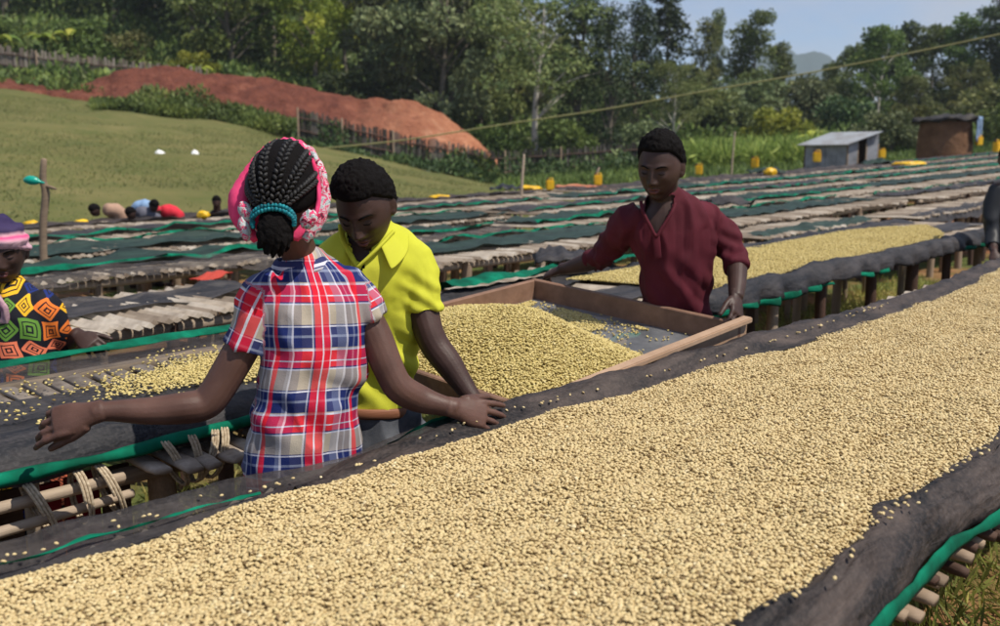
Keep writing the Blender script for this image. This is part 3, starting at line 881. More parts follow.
# at the left the net stands up loose like a low see-through wall
def loose(s):
    k = min(1, max(0, (1.75 - s) / .5)); q = dip(s); w = .016 * noise.noise(Vector((s * 1.6, 0, 23)))
    return [(1.74, .92), (1.79, .925 + q * .5), (1.815, .932 + q), (1.83 + w, .938 + q), (1.845 + w, .946 + q), (1.86 + w, .948 + .012 * k + w * .5 + q), (1.875 + w, .942 + .012 * k + q), (1.885, .90 + q), (1.89, .80)]
strip('net', S0, 1.85, loose, NETT, T1, 220, .005, 25, crump=.006)
strip('net_edge', S0, 1.16, lambda s: [(1.772, .942), (1.772 + .010 * min(1, 1.2 - s), .942 + .006 * min(1, 1.2 - s) + .003 * noise.noise(Vector((s * 2, 1, 1)))), (1.772 + .018 * min(1, 1.2 - s), .942 + .011 * min(1, 1.2 - s)), (1.772 + .024 * min(1, 1.2 - s), .942 + .014 * min(1, 1.2 - s))], GREEN, T1, 110, .007, 26)
strip('net_edge', 1.6, 2.08, lambda s: [(far_edge(s) + .078, .955 + dip(s)), (far_edge(s) + .10, .940 + dip(s)), (far_edge(s) + .115, .91 + dip(s)), (far_edge(s) + .12, .86)], GREEN, T1, 40, .01, 27)

# beans ------------------------------------------------------------
def bean_material(name, cols, rough=.55):
    m = M(name, cols[0], rough, .35)
    a = m.n('ShaderNodeAttribute'); a.attribute_type = 'INSTANCER'; a.attribute_name = 'tone'
    c = m.ramp(a.outputs['Fac'], [(i / (len(cols) - 1), x) for i, x in enumerate(cols)])
    m.color(m.mix(m.ramp(m.noise(4, 2, m.coord('Object', (60, 60, 60))), [(.5, (0, 0, 0)), (.8, (.4, .4, .4))]), c, (.30, .21, .09)))
    return m.m
BEAN = bean_material('pale_bean', [(.20, .13, .055), (.42, .305, .135), (.51, .385, .185), (.565, .435, .215), (.61, .48, .25), (.55, .44, .21), (.68, .575, .35)])
BEANY = bean_material('yellow_bean', [(.18, .12, .03), (.38, .29, .095), (.47, .365, .125), (.53, .42, .155), (.58, .465, .19), (.50, .415, .14), (.64, .545, .28)])
def bedmat(name, c0, c1):
    m = M(name, c0, .8, .2); v = m.n('ShaderNodeTexVoronoi'); v.inputs['Scale'].default_value = 115; m.l(m.coord(), v.inputs[0])
    sx = m.n('ShaderNodeSeparateXYZ'); m.l(v.outputs['Color'], sx.inputs[0])
    m.color(m.ramp(sx.outputs[0], [(0, c0), (1, c1)])); m.bump(m.math('MULTIPLY', v.outputs['Distance'], -1), .9, .006); return m.m
BED = bedmat('bean_bed', (.42, .32, .165), (.58, .45, .24)); BEDY = bedmat('bean_bed_yellow', (.34, .26, .085), (.52, .41, .15))
def bean_mesh():
    bm = bmesh.new(); bmesh.ops.create_icosphere(bm, subdivisions=2, radius=1)
    for v in bm.verts:
        x, y, z = v.co
        if z < 0: z *= .55
        z *= 1 - .28 * math.exp(-(y / .16) ** 2) * (1 if v.co.z > 0 else 0)
        v.co = Vector((x * .0056, y * .0041, z * .0034))
    me = bpy.data.meshes.new('bean'); bm.to_mesh(me); bm.free(); me.shade_smooth(); return me
BM = bean_mesh()
def beans(name, P, bed, mat, bedm, label, size=1.0, seed=1, flat=.36):
    """heap or layer of beans: a bed surface plus one bean on every point of P"""
    rng = np.random.default_rng(seed); n = len(P)
    me = bpy.data.meshes.new(name)
    me.vertices.add(n); me.vertices.foreach_set('co', np.asarray(P, np.float32).ravel())
    rot = np.stack([rng.normal(0, flat, n), rng.normal(0, flat, n), rng.uniform(0, 6.28, n)], 1).astype(np.float32)
    a = me.attributes.new('rot', 'FLOAT_VECTOR', 'POINT'); a.data.foreach_set('vector', rot.ravel())
    a = me.attributes.new('sc', 'FLOAT', 'POINT'); a.data.foreach_set('value', (size * rng.uniform(.82, 1.2, n)).astype(np.float32))
    tone = np.clip(rng.normal(.52, .19, n), 0, 1); odd = rng.random(n) < .022; tone[odd] = 0
    a = me.attributes.new('tone', 'FLOAT', 'POINT'); a.data.foreach_set('value', tone.astype(np.float32))
    o = bpy.data.objects.new(name, me); link(o); o['kind'] = 'stuff'; o['label'] = label
    src = bpy.data.meshes.new('bean'); src = BM.copy(); src.materials.clear(); src.materials.append(mat)
    so = bpy.data.objects.new('bean', src)           # not linked: only the source of the copies
    bo = bpy.data.objects.new('bean_bed', bed); bed.materials.clear(); bed.materials.append(bedm)
    ng = bpy.data.node_groups.new('beans', 'GeometryNodeTree')
    ng.interface.new_socket('Geometry', in_out='INPUT', socket_type='NodeSocketGeometry')
    ng.interface.new_socket('Geometry', in_out='OUTPUT', socket_type='NodeSocketGeometry')
    gi = ng.nodes.new('NodeGroupInput'); go = ng.nodes.new('NodeGroupOutput')
    ip = ng.nodes.new('GeometryNodeInstanceOnPoints'); oi = ng.nodes.new('GeometryNodeObjectInfo'); oi.inputs['Object'].default_value = so
    ob = ng.nodes.new('GeometryNodeObjectInfo'); ob.inputs['Object'].default_value = bo
    m2p = ng.nodes.new('GeometryNodeMeshToPoints')
    def named(nm, ty):
        q = ng.nodes.new('GeometryNodeInputNamedAttribute'); q.data_type = ty; q.inputs[0].default_value = nm
        return [s for s in q.outputs if s.enabled and s.name == 'Attribute'][0]
    j = ng.nodes.new('GeometryNodeJoinGeometry')
    K = ng.links.new
    K(gi.outputs[0], m2p.inputs[0]); K(m2p.outputs[0], ip.inputs['Points']); K(oi.outputs['Geometry'], ip.inputs['Instance'])
    K(named('rot', 'FLOAT_VECTOR'), ip.inputs['Rotation']); K(named('sc', 'FLOAT'), ip.inputs['Scale'])
    K(ip.outputs[0], j.inputs[0]); K(ob.outputs['Geometry'], j.inputs[0]); K(j.outputs[0], go.inputs[0])
    md = o.modifiers.new('beans', 'NODES'); md.node_group = ng
    return o
def gridmesh(name, s0, s1, ns, npp, fn):
    V = []
    for i in range(ns + 1):
        s = s0 + (s1 - s0) * i / ns
        for j in range(npp + 1): V.append(fn(s, j / npp))
    a = np.arange(ns)[:, None] * (npp + 1) + np.arange(npp)[None]
    me = bpy.data.meshes.new(name); me.from_pydata([tuple(v) for v in V], [], np.stack([a, a + npp + 1, a + npp + 2, a + 1], -1).reshape(-1, 4).tolist()); me.shade_smooth()
    return me
def scatter_row(s0, s1, lo, hi, hfun, step, seed, keep=None, jit=.5):
    rng = random.Random(seed); P = []; s = s0
    while s < s1:
        st = step(s)
        a, b = lo(s), hi(s); p = a + st * rng.random()
        while p < b:
            ss = s + rng.uniform(-jit, jit) * st; pp = p + rng.uniform(-jit, jit) * st
            if keep is None or rng.random() < keep(ss, pp):
                x, y = sp(ss, pp); P.append((x, y, .02 * x + .0004 * max(0, y) ** 2 + hfun(ss, pp) + rng.uniform(-.003, .004)))
            p += st
        s += st
    return np.array(P)
BM.transform(Matrix.Scale(.93, 4))
P1 = scatter_row(-.1, 11.2, lambda s: near_edge(s) - .012, lambda s: far_edge(s) + .015, bean_h, lambda s: .0070 + .0008 * max(0, s - 1.3), 5)
rs = random.Random(5); ext_ = []
for _ in range(420):
    s = rs.uniform(.2, 4.5); e = near_edge(s) if rs.random() < .6 else None
    p = e - abs(rs.gauss(0, .016)) if e else far_edge(s) + abs(rs.gauss(0, .02)); x, y = sp(s, p)
    ext_.append((x, y, .02 * x + .0004 * y * y + (.946 if e else .952 + dip(s)) ))
P1 = np.concatenate([P1, np.array(ext_)])
def b1(s, q):
    p = near_edge(s) + (far_edge(s) - near_edge(s)) * q; x, y = sp(s, p); return (x, y, .02 * x + .0004 * max(0, y) ** 2 + bean_h(s, p) - .004)
beans('coffee_beans', P1, gridmesh('bean_bed', -1.5, 11.3, 420, 40, b1), BEAN, BED, 'thick layer of pale drying beans covering the nearest table')

# second table -----------------------------------------------------
s0, s1, p0, p1 = -1.2, 10.3, 2.60, 3.72
xx, yy = sp(4, 3.1)
T2 = thing('drying_table', 'second table from the front, behind the three workers, holding the wooden sieve', 'drying table', (xx, yy, g(xx, yy)), G_TAB)
rnd = random.Random(8)
for i in range(15):
    for p in (2.66, 3.64):
        s = -.95 + i * .79; x, y = sp(s, p)
        if p < 3: s += rnd.uniform(-.15, .15); x, y = sp(s, p)
        add_post(T2, x, y, g(x, y) + .83, rnd.uniform(.035, .05), rnd.choice([W_POST, W_POLE, W_DARK]), rnd)
pole('rail', T2, -1.3, 1.24, 2.53, .735, .016, W_POLE, 5); pole('rail', T2, -1.3, 1.22, 2.54, .795, .017, W_POLE, 6); pole('rail', T2, 1.22, 1.9, 2.62, .77, .03, W_POLE, 9)
pole('rail', T2, 1.9, s1, 2.64, .85, .035, W_POLE, 7); pole('rail', T2, s0, s1, 3.66, .85, .035, W_POLE, 8)
slats(T2, 2.9, s1, 2.66, 3.66, .885, 21, .09, .004, .02)
# the slats at the left end stick out below the net one by one
SLW = wood('slat_wood', (.16, .12, .09), (.42, .35, .28), .8, 1, (4, 4, 4))
rnd = random.Random(14); s = -1.1
while s < 2.85:
    w = rnd.uniform(.05, .10); ext = rnd.uniform(.07, .19) if s > 1.2 else rnd.uniform(-.06, -.02)
    a = Vector((*sp(s + w / 2 + rnd.uniform(-.02, .02), 2.56 - ext), 0)); b = Vector((*sp(s + w / 2, 3.50 + rnd.uniform(-.03, .05)), 0))
    a.z = g(a.x, a.y) + (.800 if s > 1.2 else .85) + rnd.uniform(-.010, .010); b.z = g(b.x, b.y) + .885
    bm = bmesh.new(); d = (b - a)
    sidev = Vector((U[0], U[1], rnd.uniform(-.15, .15)))
    loft(bm, [a, a + d * .04 + Vector((0, 0, rnd.uniform(-.008, .008))), a + d * .4, b], [(w * .40, .009), (w * .47, .012), (w * .46, .012), (w * .46, .010)], sidev, 8, 1, False, 3)
    bobj('slat', bm, SLW, T2); s += w + rnd.uniform(.002, .02)
ROPE = M('rope', (.45, .36, .24), .9, .1); ROPE.color(ROPE.ramp(ROPE.noise(120, 3), [(.3, (.26, .19, .12)), (.7, (.55, .46, .33))])); ROPE = ROPE.m
rnd = random.Random(4)
for s in (.62, .98, 1.09, 1.17, 1.36, 1.42, 1.46, 1.50, 1.62, 2.1, 2.16, 2.5):
    c = Vector((*sp(s, 2.54), 0)); c.z = g(c.x, c.y) + (.765 if s < 1.25 else .80)
    bm = bmesh.new(); P = []
    sk = rnd.uniform(-.04, .04)
    for k in range(40):
        a = k / 39 * 2 * math.pi * 2.4
        P.append(c + Vector((N[0], N[1], 0)) * (-.052 * math.cos(a)) + Vector((0, 0, 1)) * (.078 * math.sin(a)) + Vector((U[0], U[1], 0)) * (sk * math.sin(a) + .022 * k / 39))
    loft(bm, P, [.0045] * len(P), None, 6, 1); bobj('rope_tie', bm, ROPE, T2)
rnd = random.Random(77); s = 1.55
while s < 2.75:
    w = rnd.uniform(.045, .08); ex_ = rnd.uniform(.02, .07)
    a = Vector((*sp(s, near_edge(s) - .03 - ex_), 0)); b = Vector((*sp(s + rnd.uniform(-.03, .03), .95), 0)); a.z = g(a.x, a.y) + .765 + rnd.uniform(-.05, .015); b.z = a.z + .04
    bm = bmesh.new(); loft(bm, [a, a + (b - a) * .1, a + (b - a) * .25, b], [(w * .26, .011), (w * .30, .015), (w * .22, .011), (w * .30, .014)], (U[0], U[1], 0), 7, 2, False)
    bobj('slat', bm, rnd.choice([W_POST, W_DARK, W_POST]), T1); s += w * .6 + rnd.uniform(-.01, .03)
# net of the second table
def t2near(s):
    w = .03 * noise.noise(Vector((s * 1.3, 0, 33))); k = min(1, max(0, (s - 3.2) / .8)); up = .015 * k + .04 * k * max(0, noise.noise(Vector((s * 1.1, 2, 3))))
    return [(2.95, .905), (2.80, .91), (2.72 + w, .925 + up * .6), (2.66 + w, .945 + up + w), (2.61 + w, .94 + up * .9), (2.57, .92 + up * .4), (2.545, .89), (2.535, .86 - .04 * k), (2.53 + w * .3, .84 - .07 * k)]
def t2nearR(s):
    w = .025 * noise.noise(Vector((s * 1.9, 0, 33))); u = .03 * max(0, noise.noise(Vector((s * 1.1, 2, 3)))); f = .018 * math.sin(s * 19 + 4 * noise.noise(Vector((s, 0, 2))))
    return [(2.76, .905), (2.71, .912), (2.675 + w, .925 + u), (2.645 + w, .935 + u * 1.5), (2.615 + w, .935 + u * 1.5), (2.59, .918 + u), (2.572 + f * .4, .893), (2.562 + f * .7, .865), (2.558 + f, .84), (2.556 + f, .815 + w)]
strip('net', -1.2, 3.2, t2near, NET, T2, 260, .007, 35, thick=.002, crump=.009)
strip('net', 3.2, s1, t2nearR, NET, T2, 620, .009, 35, thick=.002, crump=.014)
def t2green(s):
    k = min(1, max(0, (s - 2.4) / .6)); w = .03 * noise.noise(Vector((s * 2.2, 0, 36))) * k
    return [(2.534, .884 - .09 * k + w), (2.524, .878 - .10 * k), (2.518, .868 - .115 * k), (2.522, .856 - .12 * k - abs(w))]
strip('net_edge', -1.2, 2.9, t2green, GREEN, T2, 120, .004, 36, thick=.004)
for a, b in ((2.95, 3.9), (4.15, 5.9), (6.3, 6.9), (8.4, 10.2)):
    def gr(s, a=a, b=b):
        q = min(1, (s - a) / .25, (b - s) / .25); f = .02 * math.sin(s * 23) ; w = q * (.020 + .05 * max(0, noise.noise(Vector((s * 2.4, 0, 36)))) + (.06 if s > 9.2 else 0))
        return [(2.55 + f, .835), (2.546 + f, .825), (2.543 + f * 1.2, .825 - w * .6), (2.55 + f * 1.5, .825 - w)]
    strip('net_edge', a, b, gr, GREEN, T2, int((b - a) * 40), .006, 38, thick=.003)
strip('net', -1.2, s1, lambda s: [(2.9, .903), (3.0, .906), (3.1, .908), (3.18 + .05 * noise.noise(Vector((s * 2, 4, 4))), .908), (3.24 + .07 * noise.noise(Vector((s * 2.3, 4, 8))), .905)], NET, T2, 160, .008, 37)
def t2far(s):
    k = min(1, max(0, (3.3 - s) / .8)); w = .02 * noise.noise(Vector((s * 1.5, 0, 43)))
    return [(3.53 + w, .90), (3.60, .905), (3.68 + w, .91), (3.75 + w, .92 + w), (3.79 + w, .925), (3.82, .91), (3.84, .86)]
strip('net', -1.2, 3.2, t2far, NETT, T2, 100, .008, 44)
strip('net', 3.2, s1, t2far, NET, T2, 150, .012, 45, thick=.003)
strip('net_edge', -1.2, 3.2, lambda s: [(3.74, .922), (3.765, .933 + .006 * noise.noise(Vector((s * 2, 0, 3)))), (3.79, .940), (3.81, .936)], GREEN, T2, 100, .005, 46, thick=.004)
for a, b in ((3.7, 4.7), (5.2, 5.5)):
    strip('net_edge', a, b, lambda s: [(3.72, .962), (3.77, .985 + .03 * noise.noise(Vector((s * 4, 0, 3)))), (3.84, .98), (3.88, .93)], GREEN, T2, 50, .012, 47)
def t2h(s, p): return .916 + .012 * noise.noise(Vector((s * 1.5, p * 2, 1))) + .01 * min(1, max(0, (p - 2.7) * 5)) * min(1, max(0, (3.68 - p) * 5))
def lo2(s): return 2.74 + .03 * noise.noise(Vector((s * 1.7, 9, 0))) + (.5 * max(0, s - 8.6))
def hi2(s): return 3.66 + .03 * noise.noise(Vector((s * 1.7, 19, 0))) - .35 * max(0, s - 8.6)
P2 = scatter_row(4.6, 9.6, lo2, hi2, t2h, lambda s: .0105 + .0009 * max(0, s - 4), 6)
def b2(s, q):
    p = lo2(s) + (hi2(s) - lo2(s)) * q; x, y = sp(s, p); return (x, y, .02 * x + .0004 * y * y + t2h(s, p) - .004 - .03 * max(0, abs(q - .5) - .46) * 25)
beans('coffee_beans', P2, gridmesh('bean_bed', 4.6, 9.6, 160, 26, b2), BEANY, BEDY, 'yellow beans spread along the second table behind the man in maroon', 1.15, 2)
# loose beans on the left part of the second table
def keep(s, p):
    c = math.exp(-((s - 2.35) / .70) ** 2 - ((p - 3.08) / .20) ** 2 * (1 + .3 * math.sin(s * 9)))
    return min(1, 3.6 * c - .25 + .5 * noise.noise(Vector((s * 5, p * 7, 2)))) if c > .10 else .05 * (c > .01)
P3 = scatter_row(.9, 4.2, lambda s: 2.75, lambda s: 3.62, lambda s, p: .921, lambda s: .0095, 7, keep)
bb = gridmesh('bean_bed', 1.75, 2.9, 30, 10, lambda s, q: (*sp(s, 3.02 + .15 * q), .02 * sp(s, 3.1)[0] + .0004 * sp(s, 3.1)[1] ** 2 + .914 - .004 * abs(q - .5)))
beans('coffee_beans', P3, bb, BEANY, BEDY, 'thin scatter of yellow beans on dark netting behind the elbow of the woman in plaid', 1.15, 3)

# dark red cloth and boards under the left end of the second table
m_ = M('dark_red_cloth', (.10, .008, .01), .9, .1); m_.color(m_.ramp(m_.noise(5, 4), [(.35, (.09, .008, .012)), (.7, (.30, .02, .035))])); REDC = m_.m
a0 = sp(.2, 2.75)
cl = thing('wooden_screen', 'screen of dark red and brown upright boards below the left end of the second table', 'screen', (*a0, g(*a0)))
rnd = random.Random(9); s = .45
while s < 1.30:
    w = rnd.uniform(.05, .085); x, y = sp(s, 2.70 + rnd.uniform(-.02, .02)); bm = bmesh.new()
    dirbox(bm, (x, y, g(x, y)), (x + .01 * rnd.uniform(-1, 1), y, g(x, y) + .78), w, .016, Vector((N[0], N[1], 0)))
    bobj('board', bm, REDC if rnd.random() < .35 else W_DARK, cl, smooth=False); s += w + rnd.uniform(.004, .03)

# the rest of the field -------------------------------------------
drytable(-2, 3.3, 4.35, 5.45, .9, 'bamboo table just behind the woman in the patterned dress', 31, [(.30, .78, NET, 0, .04)], .8)
drytable(4.3, 13.9, 5.0, 6.1, .9, 'bare bamboo table in the middle distance, between the heads of the two men', 32, [(.30, .85, NETG, 0, .05), (.9, 1.25, NET, 1, .08)], .8)
drytable(14.5, 25, 4.95, 6.0, .9, 'bamboo table near the right edge with its shaded posts showing', 33, [(.35, .8, NET, 2, .06)], .9)
drytable(4.6, 5.9, 4.25, 4.8, .78, 'short low bamboo table right of the yellow shirt shoulder', 34, (), .5)
drytable(8.1, 10.8, 4.2, 4.85, .86, 'short bamboo table end behind the beans, right of the man in maroon', 35, [(-.25, .25, NETG, 1, .12)], .5)
drytable(12.0, 18, 4.2, 4.9, .80, 'low bamboo table at right, beyond the end of the bean table', 36, [(-.1, .25, NET, 0, .06)], .6)
rows = [(6.4, 7.5, [(-1.5, 7.4, 'fourth row table at left, behind the pole with the green leaf', [(-.06, .28, NETT, 0, .03), (.35, 1.15, NETG, 1, .10)]),
                    (7.9, 17, 'fourth row table in the middle, beyond the raised arm of the man in maroon', [(.3, .95, NETG, 1, .10)]),
                    (17.4, 28, 'fourth row table at right with a long pale bamboo strip', [(.35, 1.1, NETG, 2, .08)])]),
        (8.0, 9.1, [(-1, 9, 'fifth row table at left, striped black and green', [(.0, .75, NETG, 2, .10)]),
                    (9.5, 20, 'fifth row table in the middle, behind the head of the man in maroon', [(.2, .9, NET, 1, .10)]),
                    (20.5, 34, 'fifth row table at right, below the mud hut', [(.25, .8, NETG, 1, .10)])]),
        (9.6, 10.7, [(0, 12, 'sixth row table at left, level with the crouching people', [(.25, 1.05, NET, 1, .10)]),
                     (12.5, 26, 'sixth row table in the middle with yellow bags', [(.1, .75, NETG, 1, .12)]),
                     (26.5, 42, 'sixth row table at right, in front of the tin shed', [(.2, .9, NET, 1, .10)])]),
        (11.2, 12.3, [(0, 14, 'farthest table at left, along the foot of the meadow', [(.3, 1.1, NETB, 0, .08)]),
                      (14.5, 30, 'farthest table in the middle, below the dark stake fence', [(-.1, .8, NETB, 0, .10)]),
                      (30.5, 48, 'farthest table at right, beside the tin shed', [(.1, .9, NET, 1, .10)])])]
k = 40
for p0_, p1_, segs in rows:
    for a, b, lab, nets in segs:
        k += 1; drytable(a, b, p0_, p1_, .9, lab, k, nets, 1.3)

# ------------------------------------------------------------------ sieve tray
PA = Vector(at(535, 279, 4.40)); PB = Vector(at(737, 322, 3.70)); PC0 = Vector(at(466, 428, 2.62))
eb = (PC0 - PB).normalized(); L_ = 1.24; PC = PB + eb * L_; PD = PA + eb * L_
Nn = (PA - PB).cross(PC - PB).normalized()
if Nn.z < 0: Nn = -Nn
TR = thing('sieve_tray', 'big rectangular wooden sieve with a fine wire mesh bottom, half full of beans', 'sieve', (PA + PC) / 2 - Nn * .12)
dn = -Nn
HB = .105
def board(a, b, mat, name, ea=0, eb_=0):
    d = (b - a).normalized(); bm = bmesh.new()
    vs = dirbox(bm, a - d * ea + dn * HB / 2, b + d * eb_ + dn * HB / 2, .026, HB, Nn)
    bmesh.ops.bevel(bm, geom=bm.edges[:], offset=.004, segments=1, affect='EDGES')
    bobj(name, bm, mat, TR, smooth=False)
board(PA, PB, W_TRAY, 'long_board', .014, .014)
dAB = (PB - PA).normalized()
board(PA + dn * .001 , PD + dn * .001, W_TRAY, 'side_board', -.014, 0)
board(PB + dn * .001 , PC + dn * .001, W_TRAYL, 'side_board', .06, 0)
board(PD, PC, W_TRAY, 'long_board', .014, .03)
# handle bar along the near right side
bm = bmesh.new(); dirbox(bm, PB - eb * .055 + Nn * .004 + dAB * .016, PB + eb * (L_ + .02) + Nn * .004 + dAB * .016, .042, .022, Nn); bmesh.ops.bevel(bm, geom=bm.edges[:], offset=.004, segments=2, affect='EDGES')
bobj('rim_rail', bm, W_TRAYL, TR, smooth=False)
m_ = M('wire_mesh', (.35, .36, .38), .4, .5, .3)
m_.color(m_.ramp(m_.noise(6, 4), [(.35, (.20, .21, .23)), (.7, (.42, .43, .45))]))
tr = m_.n('ShaderNodeBsdfTransparent'); ms = m_.n('ShaderNodeMixShader'); ms.inputs[0].default_value = .42
m_.l(m_.b.outputs[0], ms.inputs[1]); m_.l(tr.outputs[0], ms.inputs[2]); m_.l(ms.outputs[0], m_.out.inputs[0])
def tp(u, v, h): return PA + (PB - PA) * u + (PD - PA) * v + Nn * h   # u across A>B, v along A>D
gm = []
KN = 14
for i in range(KN + 1):
    for j in range(KN + 1):
        u, v = i / KN, j / KN; sag = .02 * math.sin(u * math.pi) * math.sin(v * math.pi); gm.append(tp(u, v, -.088 - sag))
ii = np.arange(KN)[:, None] * (KN + 1) + np.arange(KN)[None]
aobj('mesh_bottom', [tuple(q) for q in gm], np.stack([ii, ii + 1, ii + KN + 2, ii + KN + 1], -1).reshape(-1, 4), m_.m, TR, None, True)
def heap(u, v):
    """height of the bean heap over the mesh, in the tray's own frame"""
    edge = .16 + .10 * u + .02 * math.sin(u * 9)
    d = v - edge
    f = min(1, max(0, d / .34)); f = f * f * (3 - 2 * f)
    h = f * (.088 + .062 * math.exp(-((u - .48) / .30) ** 2 - ((v - .66) / .26) ** 2))
    lim = .072 + .75 * max(0, min(u, 1 - u, 1 - v) - .01)
    h = lim * (1 - math.exp(-h / lim * 1.6)) if h > 0 else 0
    h += .010 * noise.noise(Vector((u * 7, v * 7, 2))) * f
    thin = .010 * (noise.noise(Vector((u * 4, v * 5, 7))) + .3 + .9 * (.5 - u)) if v > .05 and u < .66 and u > .03 else 0
    return max(h, 0), thin
rng_ = random.Random(21); PT = []; st = .0082
lu = (PB - PA).length; lv = (PD - PA).length
i = 0
uu = .01
while uu < .99:
    vv = .02
    while vv < .99:
        a, b = uu + rng_.uniform(-.5, .5) * st / lu, vv + rng_.uniform(-.5, .5) * st / lv
        h, th = heap(a, b)
        if .013 < a < .987 and .013 < b < .99:
            if h > .012: PT.append(tp(a, b, -.086 + h + rng_.uniform(-.003, .004)))
            elif th > .004 or rng_.random() < .02 + max(0, th) * 40: PT.append(tp(a, b, -.084 - .015 * math.sin(a * math.pi) * math.sin(b * math.pi)))
        vv += st / lv
    uu += st / lu
hb = []
HN = 80
for i in range(HN + 1):
    for j in range(HN + 1):
        u, v = .012 + .976 * i / HN, .012 + .976 * j / HN; h, th = heap(u, v); hb.append(tp(u, v, (-.091 + h) if h > .008 else -.13))
me = bpy.data.meshes.new('bean_bed'); ii = np.arange(HN)[:, None] * (HN + 1) + np.arange(HN)[None]
fc = np.stack([ii, ii + 1, ii + HN + 2, ii + HN + 1], -1).reshape(-1, 4)
zh = np.array([heap(.012 + .976 * i / HN, .012 + .976 * j / HN)[0] > .008 for i in range(HN + 1) for j in range(HN + 1)])
fc = fc[zh[fc].all(1)]
me.from_pydata([tuple(q) for q in hb], [], fc.tolist()); me.shade_smooth()
beans('coffee_beans', np.array([tuple(q) for q in PT]), me, BEANY, BEDY, 'heap of yellow beans piled in the wooden sieve', 1.05, 4)

# ------------------------------------------------------------------ small things of the field
def ground_at(px, Y): x = (px - 500) / F * Y; return x, Y, g(x, Y)
m_ = M('yellow_plastic', (.75, .45, .01), .45, .4); m_.color(m_.ramp(m_.noise(4, 3), [(.35, (.62, .34, .005)), (.7, (.85, .55, .02))])); YEL = m_.m
def jerrycan(px, py, Y, h, label, seed):
    rnd = random.Random(seed); c = at(px, py, Y)
    t = thing('jerrycan', label, 'jerrycan', c - Vector((0, 0, h / 2)), 'yellow containers on the far tables')
    bm = bmesh.new(); w = h * .62; d = h * .42; rz = Matrix.Rotation(rnd.uniform(-.6, .6), 3, 'Z')
    vs = box(bm, c, (w, d, h * .8), rz); bmesh.ops.bevel(bm, geom=bm.edges[:], offset=h * .07, segments=2, affect='EDGES')
    for k in (-1, 1): box(bm, c + rz @ Vector((0, k * d * .5, 0)), (w * .6, d * .05, h * .5), rz)
    bobj('can_body', bm, YEL, t, smooth=False)
    bm = bmesh.new(); tt = c + Vector((0, 0, h * .4))
    loft(bm, [tt + rz @ Vector((-w * .1, 0, -.01)), tt + rz @ Vector((-w * .1, 0, h * .13)), tt + rz @ Vector((w * .35, 0, h * .13)), tt + rz @ Vector((w * .4, 0, -.01))], [h * .035] * 4, None, 6, 1)
    bobj('handle', bm, YEL, t)
    bm = bmesh.new(); loft(bm, [tt + rz @ Vector((-w * .33, 0, -.01)), tt + rz @ Vector((-w * .35, 0, h * .15))], [h * .08, h * .075], None, 8, 1); bobj('cap', bm, W_DARK, t)
def sack(px, py, Y, w, h, label, seed, flat=False):
    rnd = random.Random(seed); c = at(px, py, Y); bm = bmesh.new()
    bmesh.ops.create_uvsphere(bm, u_segments=24, v_segments=14, radius=1)
    for v in bm.verts:
        n = noise.fractal(v.co * 1.7 + Vector((seed, 0, 0)), .8, 2, 3)
        q = v.co * (1 + .35 * n); q.z = math.copysign(abs(q.z) ** (.7 if not flat else 1.2), q.z)
        v.co = c + Vector((q.x * w / 2, q.y * w * .35, q.z * h / 2))
    tag(bobj('yellow_sack', bm, YEL), label, 'sack', 'yellow containers on the far tables')
sack(33, 227, 11.9, .26, .15, 'yellow sack at the far left beside the striped headwrap', 1)
sack(51, 232, 11.6, .10, .07, 'small yellow bundle just right of the leaf pole', 2)
sack(81, 224, 12.2, .20, .11, 'yellow sack between the leaf pole and the crouching people', 3)
sack(203, 215, 12.4, .14, .10, 'yellow bundle left of the dark standing figure', 4)
sack(237, 213, 12.6, .10, .10, 'yellow bundle beside the pink headscarf', 5)
sack(440, 197, 16.5, .40, .07, 'flat yellow bag lying right of the yellow shirt collar', 6, True)
sack(457, 209, 14.5, .20, .12, 'yellow bundle just below the flat yellow bag', 7)
sack(526, 203, 15.6, .38, .08, 'long yellow bag lying left of the man in maroon', 8, True)
sack(530, 188, 18.6, .46, .10, 'long yellow bag near the foot of the dark fence', 9, True)
jerrycan(550, 185, 18.8, .24, 'yellow jerrycan right of the long yellow bag by the dark fence', 10)
jerrycan(598, 180, 20, .26, 'yellow jerrycan beside an orange cloth below the conifers', 11)
sack(616, 194, 18, .26, .07, 'small orange yellow bag under the orange cloth', 12, True)
jerrycan(699, 170, 24, .28, 'yellow jerrycan just right of the head of the man in maroon', 13)
jerrycan(755, 163, 28, .32, 'yellow jerrycan in front of the left of the maize', 14)
sack(770, 172, 24, .30, .20, 'yellow bundle on dark netting below the maize', 15)
jerrycan(817, 157, 31.5, .40, 'large yellow jerrycan at the left corner of the tin shed', 16)
jerrycan(882, 154, 34, .36, 'yellow jerrycan at the right corner of the tin shed', 17)
sack(910, 164, 29, 1.0, .16, 'long heap of yellow bags between the shed and the mud hut', 18, True)
jerrycan(979, 141, 38, .42, 'yellow jerrycan just right of the mud hut', 19)
jerrycan(997, 147, 35, .46, 'yellow jerrycan at the right edge of the picture', 20)
ORG = M('orange_cloth', (.45, .16, .08), .8, .2); ORG.color(ORG.ramp(ORG.noise(6, 4), [(.3, (.32, .10, .05)), (.7, (.55, .24, .14))])); ORG = ORG.m
